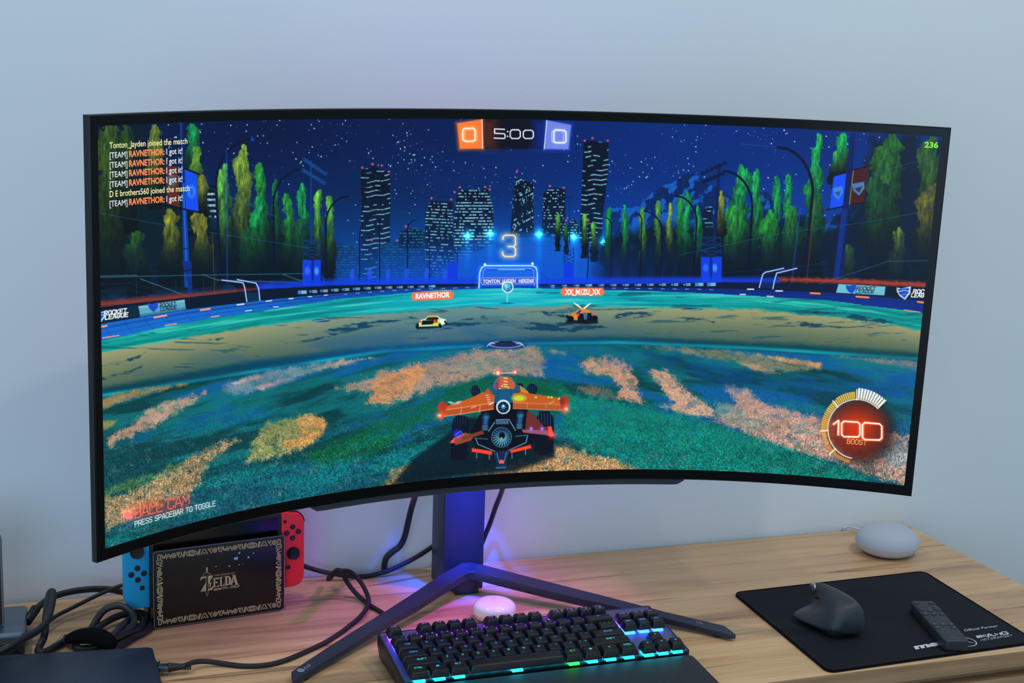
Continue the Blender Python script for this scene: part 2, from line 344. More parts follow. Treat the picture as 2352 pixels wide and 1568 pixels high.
    bld([(1244,545),(1248,445),(1262,432),(1298,434),(1299,545)],6.5,.42,5,dw=3.4,th=2.6)
    bld([(1300,545),(1302,520),(1318,500),(1330,520),(1330,545)],6,.5,6,dw=3.,th=2)
    bld([(1330,560),(1338,400),(1340,326),(1350,322),(1398,328),(1396,400),(1384,500),(1382,560)],11,.52,7,dw=10,th=2.4,bend=6,slope=.05)
    bld([(1605,620),(1613,485),(1636,470),(1640,620)],9,.5,8,dw=8,th=2.4)
    bld([(465,500),(465,425),(495,425),(497,500)],13,.6,9,dw=8,th=5,wc=(170,215,220))
    for x,y in [(832,385),(856,377),(877,380),(893,394),(991,455),(1036,458),(1044,441),(1056,430),(1114,429),(1125,435),(1187,394),(1263,427),(1295,431),(932,520),(1300,506),(1343,323),(1361,317),(1396,323),(854,551),(912,552),(1351,506)]:
        c.dot(x,y,2.6,(220,80,110),.95,.9)
    # stadium bowl behind goal
    c.poly([(1000,640),(1060,565),(1120,545),(1200,533),(1300,540),(1360,560),(1420,640)],(10,92,200),.55,6)
    for k in range(9):
        y=548+k*9;c.line([(1075,y+22),(1170,y+4),(1270,y+8)],.8,(6,60,150),.35)
    # distant light masts
    for x,y in [(1074,541),(1126,537),(1238,538),(1318,544),(1386,557),(1451,568)]:
        c.glow(x,y,17,(10,130,150),.8);c.glow(x,y,7,(120,230,225),.9);c.glow(x,y,13,(40,160,170),.7,3);c.glow(x,y,3,(40,160,170),.7,13)
        c.glow(x,y+45,10,(10,60,90),.5,50)
    g=sst(540,648,Y)*np.exp(-((X-cx)/620)**2)*.6
    C+=(np.array([6,74,190],np.float32)-C)*g[...,None]
    # trees
    Y_=(160,190,54);G=(26,190,96);G2=(44,168,62);YG=(104,200,72);DG=(20,130,64)
    # dark mass behind trees (left & right)
    def tex(x,y):return np.clip(fbm(x*.03,y*.02,4)*2.4-.55,0,1)
    c.poly([(215,286),(330,290),(400,430),(500,520),(560,470),(640,520),(760,560),(770,640),(215,690)],(3,26,36),.96,14,16,.05)
    c.poly([(1370,560),(1480,520),(1600,520),(1700,500),(1760,520),(1850,500),(1880,540),(1960,480),(1985,440),(2000,320),(2100,310),(2130,380),(2160,320),(2160,690),(1370,655)],(2,22,44),.95,12,14,.05)
    for x,yt,yb,wd,cl,sd in [
        (250,283,640,34,(64,96,30),31),(290,283,520,20,(40,80,30),32),(352,283,460,17,(136,160,50),33),(440,283,400,15,G,34),(448,335,520,19,(112,172,60),35),(462,400,500,12,(140,150,50),36),
        (388,478,640,21,(150,158,42),37),(458,485,640,22,(160,160,44),38),(314,528,660,27,(44,96,40),39),
        (514,374,640,17,YG,1),(556,330,640,19,(150,190,66),2),(598,372,640,16,G2,3),(590,450,640,22,G,4),(634,408,640,11,DG,5),(660,443,640,15,G2,6),(695,419,640,12,G,7),(732,433,640,12,YG,8),(759,448,640,11,YG,9),(575,520,650,30,(20,100,50),10),(690,500,650,22,(20,96,60),12),
        (1282,487,560,5,YG,41),(1300,513,570,4,G2,42),(1343,490,580,6,YG,43),(1364,508,590,7,YG,44),(1397,474,640,8,G,45),(1436,469,640,8,G,46),(1475,475,640,8,YG,47),(1512,459,640,8,YG,48),(1537,464,640,8,(130,176,70),49),(1560,446,640,9,G2,50),(1577,436,640,11,G,51),(1603,468,640,10,G,52),
        (1656,436,560,11,(160,172,66),53),(1703,376,640,20,G,54),(1737,386,640,14,G,55),(1781,401,640,11,G,56),(1812,397,640,12,G,57),(1690,470,640,26,G2,58),(1770,480,640,22,G2,59),(1815,470,640,22,(40,140,60),60),
        (1878,304,640,15,G,61),(1870,400,640,24,(30,140,64),62),(1932,303,420,16,G,63),(1925,345,410,18,(60,170,80),64),(2042,306,600,38,(46,120,46),65),(2010,400,640,30,(30,90,50),66),(2136,310,600,32,(60,110,44),67),(2140,420,640,34,(110,110,40),68),(1950,560,660,20,(80,140,50),69),(2065,520,660,15,(120,150,50),70)]:
        c.tree(x,yt,yb,wd,cl,sd,lean=(.02 if x<700 else -.02 if x>1800 else 0),fade=.85 if yt<320 else 1.)
    c.poly([(215,560),(770,560),(770,650),(215,700)],(3,26,48),.34,26)
    c.poly([(1370,575),(2170,540),(2170,700),(1370,655)],(2,20,50),.5,26)
    # blue haze in front of trees near the middle
    g=np.exp(-((X-cx)/260)**2)*sst(545,650,Y)*.75
    C+=(np.array([6,84,214],np.float32)-C)*g[...,None]
    # light masts (floodlights)
    def lamp(P,wd,col=(3,14,48)):c.line(P,wd,col,1,.7)
    def arc(x0,y0,x1,yb,wd,lean,col=(3,12,44)):
        # curved street lamp: base (x1,yb), rises to top, bends to (x0,y0)
        s=1 if x0>x1 else -1;r=abs(x0-x1);P=[(x1+lean,yb),(x1+lean*.35,(yb+y0)/2+30),(x1,y0+r*1.25)]
        for k in range(1,11):
            a=k/10*np.pi/2;P.append((x1+s*r*(1-np.cos(a)),y0+r*1.25*(1-np.sin(a))))
        c.line(P,wd,col,1,.7)
    arc(580,320,496,655,5.5,14);c.dot(580,320,4,(10,60,190))
    arc(692,390,628,648,4.5,4);arc(800,451,748,645,4,2)
    arc(870,490,826,645,2.6,0);arc(888,494,872,645,2.6,0);arc(955,505,936,645,2.6,0);arc(1000,520,987,645,2,0)
    arc(1785,338,1867,652,6.5,-25);arc(1662,393,1728,645,5,-12);arc(1552,450,1600,642,4,-10);arc(1480,485,1521,642,3.2,-6);arc(1462,491,1474,640,3,-5)
    arc(1390,500,1405,640,2.4,-3);arc(1362,505,1352,640,2.2,-3)
    # floodlight clusters
    def flood(P,n,r,col):
        (x0,y0),(x1,y1)=P
        for k in range(n):
            t=k/(n-1);c.dot(x0+(x1-x0)*t,y0+(y1-y0)*t,r,col,1);c.dot(x0+(x1-x0)*t,y0+(y1-y0)*t,r*.5,(4,20,60),.8)
        c.line(P,1.6,col)
    c.line([(714,370),(714,560)],4,(8,52,130))
    flood([(700,367),(747,399)],8,4.5,(10,70,140));flood([(697,391),(744,420)],8,4.5,(10,70,140))
    c.line([(1652,385),(1640,560)],7,(5,26,84))
    flood([(1614,398),(1664,375)],6,5,(6,22,60));flood([(1617,417),(1660,398)],6,5,(6,22,60))
    for x in (1041,1308):
        c.line([(x,452),(x,560)],2.4,(4,40,110));flood([(x-30,452),(x+8,453)],7,2.6,(4,34,90))
        for k in range(4):c.line([(x-12,572+k*9),(x+10,581+k*9)],1,(4,36,100));c.line([(x+10,572+k*9),(x-12,581+k*9)],1,(4,36,100))
        c.line([(x-12,570),(x-12,606)],1.5,(4,36,100));c.line([(x+10,570),(x+10,606)],1.5,(4,36,100))
        c.poly([(x-13,604),(x+10,604),(x+10,656),(x-13,656)],(8,54,220),.95)
    for x0,x1,y0 in ((697,735,552),(1612,1656,545)):
        for k in range(3):
            c.line([(x0,y0+k*16),(x1,y0+k*16+14)],1.5,(8,50,120));c.line([(x1,y0+k*16),(x0,y0+k*16+14)],1.5,(8,50,120));c.line([(x0,y0+k*16),(x1,y0+k*16)],1.5,(10,60,140))
        c.line([(x0,y0),(x0,y0+48)],2,(8,40,110));c.line([(x1,y0),(x1,y0+48)],2,(8,40,110))
        c.poly([(x0-2,y0+45),(x1+2,y0+45),(x1+1,y0+104),(x0-2,y0+104)],(8,60,225),1);c.poly([(x0+18,y0+45),(x0+24,y0+45),(x0+24,y0+104),(x0+18,y0+104)],(4,30,120),.8)
        c.dot(x0+9,y0+70,6,(60,120,250),.7,2,9);c.dot(x0+30,y0+70,5,(90,180,255),.7,2,9)
    # feather flags
    for x,y in ((809,616),(849,616),(891,617),(934,615),(980,616),(1022,620)):
        c.poly([(x-5,654),(x-5,y+8),(x-2,y+2),(x+5,y),(x+5,y+12),(x+3,654)],(30,84,232),.85)
    # thick masts with banners
    c.poly([(412,281),(421,281),(425,430),(418,430)],(4,32,92));c.line([(415,281),(420,430)],1.2,(30,100,220),.9)
    c.poly([(418,420),(425,420),(433,560),(438,660),(424,660),(420,560)],(8,60,160));c.line([(421,425),(430,655)],3,(24,104,214),.9)
    c.poly([(418,600),(440,600),(442,705),(436,705),(430,650)],(6,44,128));c.line([(419,623),(438,620)],3,(3,20,60));c.line([(418,572),(434,570)],2,(3,20,60))
    c.poly([(424,388),(451,400),(456,486),(427,480)],(14,76,236));c.line([(422,386),(457,400)],4,(2,10,30));c.line([(376,470),(462,489)],4,(2,10,30))
    c.poly([(380,378),(408,384),(413,476),(384,468)],(104,40,30),.85);c.dot(395,415,10,(70,130,150),.6,3,14);c.dot(440,440,9,(90,160,250),.7,3,14);c.dot(440,441,5,(20,80,230),.8,2,9)
    c.poly([(1954,306),(1966,306),(1934,660),(1912,660)],(5,24,88));c.poly([(1934,480),(1946,480),(1926,640),(1914,640)],(10,46,140),.8)
    c.poly([(1915,405),(1944,398),(1936,473),(1906,479)],(20,76,246));c.line([(1909,406),(1942,394)],4,(2,10,30));c.line([(1898,482),(1936,474)],3,(2,10,30))
    c.poly([(1960,390),(1996,381),(1983,466),(1951,470)],(66,18,28));c.line([(1958,391),(2002,379)],3,(2,10,30));c.line([(1949,471),(1984,465)],3,(2,10,30));c.line([(1960,392),(1951,470)],2.5,(110,120,40))
    for x,y,s_ in ((1924,440,1.),(1971,430,1.25)):
        c.poly([(x-11*s_,y-8),(x+11*s_,y-13),(x+12*s_,y+2),(x+2*s_,y+19),(x-9*s_,y+8)],(70,140,200),.85,1);c.poly([(x-7*s_,y+2),(x+8*s_,y-2),(x+2*s_,y+13)],(16,60,190) if s_==1 else (50,24,50),.8,1)
    c.poly([(1927,330),(1931,330),(1820,640),(1814,640)],(10,60,200),.0)
    for k in range(2): c.line([[(520,340),(522,650)],[(1838,480),(1818,650)]][k],3,(20,90,240),.45,1.5)
    for x in (489,):c.line([(x-1,535),(x+5,700)],1.6,(150,70,30),.6)
    c.line([(1871,470),(1851,660)],1.8,(170,80,30),.5)
    # wires
    for P in ([(220,337),(480,430),(640,500)],[(222,488),(420,524),(600,552),(710,570)],[(2155,480),(1990,510),(1800,535),(1560,585)],[(2160,355),(2000,400)],[(1700,330),(1785,338)]):
        c.line(P,1.1,(30,110,160),.6)
    # fence rails, stands
    c.line([(222,637),(430,632),(700,628)],1.6,(40,120,160),.8);c.line([(222,634),(315,632)],1.4,(110,160,120),.7)
    c.line([(1620,648),(1720,640),(1900,600)],1.2,(20,60,120),.6);c.line([(1858,660),(2040,600),(2140,598)],1.6,(40,90,130),.8)
    for P in ([(322,640),(436,682),(490,702)],[(465,630),(500,643),(690,649)],[(650,630),(700,648)]):c.line(P,2,(70,140,150),.7)
    for x in (313,351,404,467,560,600,650):c.line([(x,640),(x+1,690-(x-313)*.12)],1.4,(14,50,100),.8)
    for y in (650,666,680):c.line([(222,y+4),(300,y),(345,y+10)],1.2,(16,50,100),.6)
    for y in (610,622):c.line([(1640,y+20),(1840,y),(1900,y-4)],1.2,(10,50,120),.5)
    # red and blue ground glow strips
    c.poly([(222,692),(400,676),(600,660),(600,668),(400,692),(222,706)],(150,52,36),.85,5,3)
    c.poly([(1786,637),(1950,640),(2160,650),(2160,662),(1950,652),(1786,645)],(176,60,40),.9,4,3)
    c.poly([(590,650),(800,640),(1100,640),(1100,655),(800,658),(590,668)],(12,60,230),.85,6)
    c.poly([(1230,640),(1560,636),(1790,638),(1790,650),(1500,654),(1230,656)],(14,60,236),.85,5)
    # pitch walls and adverts
    c.poly([(222,706),(400,686),(600,664),(780,655),(1000,652),(1100,652),(1102,662),(900,666),(640,686),(420,716),(226,744)],(3,20,44),1,.8)
    c.poly([(1232,652),(1500,652),(1660,648),(1870,652),(2140,660),(2128,690),(1900,672),(1650,662),(1232,660)],(4,20,56),1,.8)
    UP=[(224,745),(420,712),(600,690),(700,680),(900,664),(1100,656),(1240,656),(1420,659),(1600,661),(1800,668),(1950,676),(2130,692)]
    LO=[(228,783),(397,747),(512,728),(640,708),(780,687),(1000,667),(1170,661),(1420,667),(1560,671),(1700,678),(1900,690),(2124,719)]
    c.poly(UP+LO[::-1],lambda x,y:L((18,104,204),(6,38,130),sst(500,1000,x)*.5+sst(1000,1700,x)*.45),1,.7)
    ux,uy=zip(*UP);lx,ly=zip(*LO)
    for f,al in ((.22,.7),(.3,.6),(.62,.4)):
        P=[(x,np.interp(x,ux,uy)*(1-f)+np.interp(x,lx,ly)*f) for x in range(230,2130,30)];c.line(P,1.3,(4,30,100),al)
    for x in range(240,2120,46):
        y0=np.interp(x,ux,uy);y1=np.interp(x+20,lx,ly);c.line([(x,y0),(x+6,(y0+y1)/2),(x+22,y1)],1.,(5,40,120),.6)
    dash=[(228,751,245,748,4),(354,729,382,724,4),(461,712,482,709,4),(545,700,560,698,3),(611,692,624,690,2.5),(664,686,673,685,2.5),(708,681,716,681,2),(745,678,752,677,2),(236,776,273,770,2.5),(380,747,405,743,2.5),(485,728,503,725,2.5),(564,714,578,712,2),(628,705,639,704,2),
          (1717,664,1731,664,3),(1782,668,1797,668,3),(1862,673,1883,674,4),(1967,681,1995,683,4),(2108,693,2124,695,4),(1700,676,1712,676,2.5),(1762,680,1776,681,2.5),(1839,687,1858,688,2.5),(1940,697,1966,700,2.5),(2077,712,2113,717,3)]
    for x0,y0,x1,y1,t_ in dash:
        c.line([(x0,y0),(x1,y1)],t_,(255,140,70) if (x0>1830) else (255,160,130) if x0<500 else (220,235,245),1,.7)
    for x in range(790,1640,28):
        if 1090<x<1240:continue
        c.line([(x,np.interp(x,ux,uy)+3),(x+8,np.interp(x+8,ux,uy)+3)],1.4,(160,210,235),.8)
    def ad(P,bg,shield=True,sx=None):
        c.poly(P,bg,1,.7)
    ad([(318,703),(424,688),(427,710),(322,727)],(88,168,196));ad([(225,714),(316,700),(319,725),(227,742)],(6,40,60))
    c.poly([(318,703),(424,688),(424,693),(318,708)],(150,205,220),.6,2);c.poly([(320,722),(426,705),(427,711),(321,728)],(40,96,140),.6,2)
    ad([(1926,652),(2034,658),(2031,678),(1920,672)],(110,190,210));ad([(2040,658),(2132,661),(2128,686),(2034,680)],(6,16,40))
    def shield(x,y,s_,rim=(120,190,230),inn=(16,70,190)):
        c.poly([(x-12*s_,y-9*s_),(x-4*s_,y-7*s_),(x+12*s_,y-11*s_),(x+11*s_,y+1*s_),(x+2*s_,y+12*s_),(x-7*s_,y+6*s_),(x-12*s_,y-2*s_)],rim,1)
        c.poly([(x-10*s_,y-6*s_),(x+9*s_,y-8*s_),(x+8*s_,y+0*s_),(x+1*s_,y+9*s_),(x-8*s_,y+2*s_)],inn,1)
        c.line([(x-8*s_,y-2*s_),(x,y-4*s_),(x+8*s_,y-3*s_)],1.6*s_,rim,.8);c.line([(x-4*s_,y+4*s_),(x+4*s_,y+2*s_)],1.2*s_,rim,.6)
    shield(352,705,1.0,(40,90,200));shield(228,727,1.2,(190,225,240));shield(1955,663,1.,(30,80,200));shield(2076,672,1.35,(190,220,240))
    for k,x in enumerate(list(range(684,1000,25))+list(range(1260,1640,28))):
        y=np.interp(x,[684,760,850,1000,1260,1500,1640],[671,666,661,657,656,653.5,653])
        w_=np.interp(abs(x-cx),[0,500],[14,21]);h_=np.interp(abs(x-cx),[60,500],[4,9])
        bg=(60,130,190) if k in(0,12,16,25,26) else (8,30,70)
        c.poly([(x,y-h_*.5),(x+w_,y-h_*.5-.6),(x+w_,y+h_*.5-.6),(x,y+h_*.5)],bg,.9)
        c.dot(x+4,y,h_*.35,(60,140,220),.9);c.line([(x+w_*.45,y-h_*.2),(x+w_-2,y-h_*.2-.3)],max(1.2,h_*.27),(170,220,235),.85);c.line([(x+w_*.45,y+h_*.22),(x+w_-2,y+h_*.22-.3)],max(1.2,h_*.27),(170,220,235),.85)
    # side goals
    for S in ([(510,643),(558,649),(562,660),(567,692)],[(545,642),(588,650),(594,662),(597,690)],[(1830,616),(1784,627),(1780,640),(1775,663)],[(1800,616),(1758,625),(1752,630),(1744,660)]):
        c.line(S,4,(20,60,220),.6,2);c.line(S,2.2,(190,220,255),1,.6)
    c.poly([(567,672),(592,672),(595,690),(569,692)],(10,60,90),.6);c.poly([(1750,645),(1775,645),(1772,662),(1746,661)],(10,50,110),.6)
    # main goal
    c.poly([(1102,660),(1104,622),(1112,613),(1224,612),(1233,622),(1234,658)],(10,74,225),.8,1)
    c.poly([(1112,620),(1224,620),(1224,655),(1110,655)],(26,120,235),.6,3)
    c.line([(1100,661),(1102,625),(1106,615),(1114,610),(1222,610),(1231,614),(1234,624),(1234,660)],2.6,(200,230,255),1,.6,glow=(5,(20,80,200),.6))
    c.line([(1108,655),(1110,622),(1116,616),(1220,616),(1226,622),(1227,655)],1.3,(150,200,255),.9)
    c.line([(1145,619),(1205,619)],1.8,(120,240,250),.9);c.dot(1114,607,3,(230,240,250));c.dot(1223,605,3,(230,240,250))
    c.line([(1085,640),(1100,622)],1.4,(8,40,150),.7);c.line([(1234,622),(1262,642)],1.4,(8,40,150),.7)
    # ---------------- pitch
    fx=np.arange(200,2201,20.)
    def cv(P):
        a,b=zip(*P);return np.interp(X,a,b)
    b0=cv(LO)
    b1=cv([(228,808),(358,786),(435,773),(614,745),(780,727),(942,713),(1058,704),(1318,701),(1420,704),(1740,710),(2000,735),(2124,760)])
    b2=cv([(228,893),(410,860),(563,832),(780,804),(1029,786),(1231,776),(1420,774),(1570,780),(1842,792),(2124,813)])
    b3=cv([(228,911),(435,878),(780,824),(884,808),(1087,797),(1231,791),(1420,788),(1468,790),(1740,802),(2124,827)])
    F=Y>b0-.5
    n1=fbm(X*.006,(Y-b1)*.19+X*.002,4);n2=fbm(X*.05,Y*.14,4);g1=RNG.rand(*X.shape).astype(np.float32)
    # teal band
    ct=np.clip(1-np.abs(X-cx)/620,0,1)
    teal=L((2,150,142),(8,176,202),ct);teal=L(teal,(110,226,214),0*X) if 0 else teal
    teal=teal+(np.array([96,222,206],np.float32)-teal)*(sst(.5,.75,n1)*.6)[...,None]
    teal=teal+(np.array([0,110,120],np.float32)-teal)*(sst(.42,.28,n1)*.6)[...,None]
    # tan band
    tt=np.clip((Y-b1)/(b2-b1+1e-3),0,1)
    tan=L((160,158,112),(72,98,80),tt)
    mid=L((92,140,150),(52,98,132),tt)
    km=np.exp(-((X-1050)/330)**2)
    tan=tan+(mid-tan)*(km*.8)[...,None]
    tan=tan+(np.array([30,92,132],np.float32)-tan)*(sst(.42,.62,fbm(X*.007+4,Y*.02,3))*.5*sst(.25,.8,tt)*np.exp(-((X-900)/600)**2))[...,None]
    f1=sst(-3,5,Y-b1+(n2-.5)*10)
    out=teal+(tan-teal)*f1[...,None]
    # dark blue-green band
    dk=L((2,62,74),(2,74,128),np.exp(-((X-1000)/420)**2))
    f2=sst(-9,8,Y-b2+(n2-.5)*6);out=out+(dk-out)*f2[...,None]
    # cyan line
    cy=np.exp(-((Y-b3+2)/4.5)**2)*(.35+.65*vn(X*.012,Y*0+3.))
    out=out+(np.array([4,168,190],np.float32)-out)*cy[...,None]
    # near grass
    nb=fbm(X*.004+9,(Y+np.where(X<cx,(X-cx)*.27,(cx-X)*.16))*.024,4)
    near=L((4,84,92),(6,92,150),sst(.46,.56,nb)*(.55+.45*sst(1150,860,Y)))
    near=near+(np.array([2,54,62],np.float32)-near)*(sst(.46,.38,nb)*.8)[...,None]
    lb=sst(900,1150,Y);near=near+(np.array([22,78,84],np.float32)-near)*(lb*.6)[...,None];near=near+(np.array([10,116,120],np.float32)-near)*(sst(.5,.7,fbm(X*.007+2,(Y+np.where(X<cx,(X-cx)*.27,(cx-X)*.16))*.04,4))*.75)[...,None]
    f3=sst(-2,6,Y-b3-2);out=out+(near-out)*f3[...,None]
    C[F]=out[F]
    # far dark streaks on field
    def streak(P,a=.85,col=(4,56,88)):
        c.poly(P,col,a,1.6,3.5,.10,tex=lambda x,y:.15+.85*sst(.44,.54,fbm(x*.03+1,y*.16,4)))
    wS=c.win(228,690,2124,800)
    s1=fbm(X[wS]*.009+2,(Y[wS]+np.abs(X[wS]-cx)*.03)*.12,5)
    msk=sst(.66,.72,s1)*F[wS]*(Y[wS]<b2[wS]-6)
    c.mix(wS,(10,70,96),msk*.55)
    for P in ([(740,760),(800,745),(870,736),(950,726),(960,732),(880,745),(800,762),(770,772)],[(960,750),(1040,738),(1120,724),(1160,728),(1150,740),(1060,750),(1000,760)],[(1110,740),(1200,736),(1290,740),(1350,745),(1400,752),(1300,762),(1200,755)],[(1240,716),(1290,716),(1300,728),(1330,736),(1270,732)],[(1400,732),(1430,718),(1520,714),(1500,724),(1440,736)],[(1560,728),(1620,730),(1640,740),(1580,736)],[(1790,742),(1850,740),(1930,752),(1860,750)],[(1830,712),(1960,720),(2080,745),(1940,732)],[(453,783),(512,776),(500,781),(460,784)],[(231,838),(290,826),(335,808),(320,822),(260,838),(231,843)],[(231,868),(280,855),(325,842),(300,856),(235,872)],[(655,788),(700,780),(760,772),(700,786)],[(720,765),(770,756),(760,764)]):
        streak(P)
    # patches
    def _mute(c_):m_=sum(c_)/3.;return tuple(m_+(v_-m_)*.82 for v_ in c_)
    O=(214,136,92);O2=(226,150,66);T=(150,150,140)
    def grass(col,k=1.):
        def f(x,y):
            n=fbm(x*.42,y*.5,2);m=fbm(x*.02,y*.04,3);b=(.84+.32*n)*(.84+.32*m)
            return np.clip(np.asarray(col,np.float32)*b[...,None],0,255)
        return f
    def patch(P,col=O,a=.92,jag=9,soft=4):
        if col[0]>col[1]: col=_mute(col)
        c.poly(P,grass(col),a,soft*.5+1.2,jag*1.2,.07,hf=1.6,tex=lambda x,y:.62+.38*sst(.28,.5,fbm(x*.06+7,y*.11,4)))
    patch([(228,916),(228,943),(307,914),(430,881),(358,888),(282,903)],(180,134,60),.85,5,3)
    patch([(519,881),(588,860),(665,842),(780,827),(872,819),(800,835),(740,848),(700,862),(650,880),(600,893),(560,905),(525,905),(510,895)],(120,140,154),.85,6)
    patch([(525,880),(590,862),(600,866),(540,884)],(214,160,150),.8,3);patch([(585,890),(640,872),(645,882),(600,897)],(200,150,150),.8,4);patch([(700,852),(780,828),(860,820),(780,842)],(196,150,130),.75,4)
    patch([(313,965),(358,932),(435,911),(470,901),(455,919),(410,944),(385,965),(330,990),(280,1010),(245,1025),(240,1015),(290,985)],(200,150,120),.9)
    patch([(241,1144),(308,1129),(358,1093),(410,1068),(460,1037),(537,1009),(545,1014),(486,1050),(473,1078),(448,1118),(410,1144),(358,1162),(295,1190),(245,1220)],(196,148,90),.88,10,5)
    patch([(241,1120),(300,1100),(350,1085),(400,1066),(420,1068),(360,1100),(300,1128),(241,1140)],(90,130,70),.6)
    patch([(563,1062),(586,1004),(614,973),(690,953),(723,950),(754,973),(741,999),(690,1029),(657,1039),(588,1062)],(150,152,90),.9)
    patch([(672,962),(723,950),(754,973),(741,999),(690,1029),(657,1036),(650,1020),(700,1000)],(226,152,70),.85)
    patch([(234,968),(269,965),(262,975),(234,987)],(170,140,60),.8,4)
    patch([(772,895),(841,869),(879,854),(971,834),(1029,820),(1087,804),(1174,800),(1226,797),(1249,814),(1246,854),(1255,869),(1203,862),(1145,856),(1072,875),(1000,889),(942,912),(885,930),(841,924),(856,901),(812,895)],(176,140,120),.9,10,5)
    patch([(841,924),(856,901),(850,880),(900,852),(970,836),(985,850),(960,880),(930,905),(885,930)],(222,140,76),.85)
    patch([(1040,845),(1100,820),(1200,822),(1240,835),(1200,852),(1120,850)],(120,140,130),.55,10)
    patch([(1266,802),(1301,808),(1298,815),(1260,808)],(214,140,120),.85,3)
    patch([(1330,830),(1400,822),(1445,836),(1450,855),(1465,877),(1462,890),(1478,917),(1475,928),(1420,918),(1417,904),(1434,890),(1400,865),(1350,855)],(224,152,118))
    patch([(1310,885),(1370,885),(1430,905),(1410,918),(1350,905)],(180,120,90),.6)
    patch([(1492,843),(1536,856),(1577,894),(1590,911),(1638,938),(1648,965),(1621,955),(1563,948),(1519,935),(1546,924),(1526,904),(1505,870)],(222,158,122))
    patch([(1665,884),(1727,894),(1740,918),(1791,935),(1883,958),(1978,990),(2090,1000),(2085,1112),(1990,1090),(1944,1067),(1842,1040),(1740,1006),(1640,968),(1689,924)],(202,146,124),.93)
    patch([(1640,920),(1700,935),(1720,960),(1760,990),(1700,985),(1640,955)],(130,140,130),.7)
    patch([(2020,1040),(2080,1000),(2090,1060),(2060,1080)],(120,140,150),.7)
    patch([(1475,795),(1604,799),(1740,812),(1886,836),(1883,846),(1808,853),(1740,846),(1696,833)],(134,132,100),.85,5)
    patch([(1740,813),(1886,834),(1880,844),(1800,832)],(224,150,90),.85,3,2);patch([(1699,833),(1740,838),(1791,857),(1770,858),(1720,846)],(220,146,90),.85,3,2)
    patch([(1910,816),(2012,822),(2109,830),(2107,851),(2046,838)],(150,130,110),.75,4)
    c.poly([(1250,800),(1500,806),(1690,840),(1800,866),(1900,860),(2100,868),(2090,960),(1960,950),(1800,930),(1720,890),(1640,890),(1570,850),(1480,832),(1440,830),(1330,822),(1258,850)],(4,76,150),.5,12,14,.06,tex=lambda x,y:.35+.65*sst(.35,.6,fbm(x*.02,y*.05,3)))
    DGN=(6,104,56)
    patch([(690,1046),(800,1000),(900,950),(1000,912),(1060,885),(1150,862),(1260,876),(1320,900),(1310,960),(1200,950),(1000,960),(960,980),(860,1040),(740,1070)],(6,96,52),.72,10,9)
    patch([(1290,900),(1480,932),(1640,972),(1740,1010),(1850,1045),(1990,1094),(1990,1112),(1500,1086),(1420,1056),(1340,1036),(1290,980)],(8,126,108),.85,10,8)
    patch([(1272,1023),(1304,1025),(1346,1040),(1400,1051),(1440,1062),(1480,1086),(1100,1100),(1166,1068),(1240,1053),(1272,1040)],(206,146,84),.92,9,3)
    patch([(900,1076),(942,1066),(938,1083),(917,1116),(885,1118)],(170,130,60),.75)
    patch([(1080,1092),(1120,1070),(1180,1060),(1240,1062),(1160,1095)],(120,90,50),.6)
    # grass grain
    wG=c.win(228,800,2124,1270);x=X[wG];y=Y[wG]
    amp=sst(0,230,y-b3[wG])*.44+.10
    wn_=sst(870,1080,y)
    far_=(fbm(x*.75,y*.95,2)-.5)*1.6; nea_=(fbm(x*.62+3,y*.40,2)-.5)*1.9+(fbm(x*.22+3,y*.16,2)-.5)*.8
    gr=far_*(1-wn_)+nea_*wn_+(g1[wG]-.5)*(.4+.55*wn_)
    k=(y>b3[wG]+2)
    C[wG]*=(1+gr*amp*k)[...,None]
    sp=(vn(x*.55+31,y*.62)*vn(x*.05,y*.06)>.56)*sst(840,1150,y)*k
    c.mix(wG,(150,176,170),sp*.42)
    sp=(vn(x*.6+71,y*.7+13)*fbm(x*.03+5,y*.05,2)<.055)*sst(850,1100,y)*k
    c.mix(wG,(4,26,40),sp*.6)
    # boost pad on the pitch, ball
    c.dot(1161,793,47,(10,34,110),1,1,8.5);c.dot(1161,791,39,(170,205,250),1,1,8);c.dot(1161,791,34,(24,40,84),1,1,6.5);c.poly([(1140,786),(1150,783),(1174,783),(1182,786)],(4,10,30))
    for P in ([(1118,795),(1128,787),(1136,789)],[(1204,795),(1194,787),(1186,789)]):c.line(P,2,(200,225,255),.8)
    c.dot(738,736,18,(4,50,90),1,1,3);c.line([(722,737),(752,734)],1.4,(130,200,230));c.dot(1590,710,20,(4,50,90),1,1,2.4);c.line([(1574,712),(1606,710)],1.4,(130,200,230))
    c.dot(1164,696,14,(6,90,130),.9,1,1.8);c.line([(1165,678),(1165,692)],5,(150,230,240),.5,2)
    # tags near goal
    c.poly([(1103,645),(1108,638),(1186,636),(1190,645),(1186,652),(1108,653)],(70,84,200),.95);c.poly([(1188,638),(1228,637),(1232,645),(1228,651),(1188,652)],(70,84,200),.95)
    c.line([(1103,645),(1108,638),(1228,637),(1232,645),(1228,651),(1108,653)],1.1,(190,200,255),.9,closed=True)
    c.dot(1166,659,13.5,(225,240,250),1,1);c.dot(1166,659,11,(20,120,170));c.glow(1163,656,8,(120,150,130),.8);c.line([(1158,652),(1164,660),(1160,668)],1.8,(190,225,235),.8);c.line([(1172,650),(1170,660),(1173,667)],1.6,(150,205,220),.8)
    def pill(x0,y0,x1,y1,h,col):
        c.line([(x0+h/2,y0),(x1-h/2,y1)],h+3,(255,120,70),.35,2.5);c.line([(x0+h/2,y0),(x1-h/2,y1)],h,col,1,.8)
    pill(945,681,1042,677,19,(245,118,74));pill(1288,670,1388,670,18,(245,118,74))
    # far car left
    c.poly([(954,750),(958,742),(975,735),(1020,738),(1028,744),(1010,752),(960,756)],(3,24,40),.9,2)
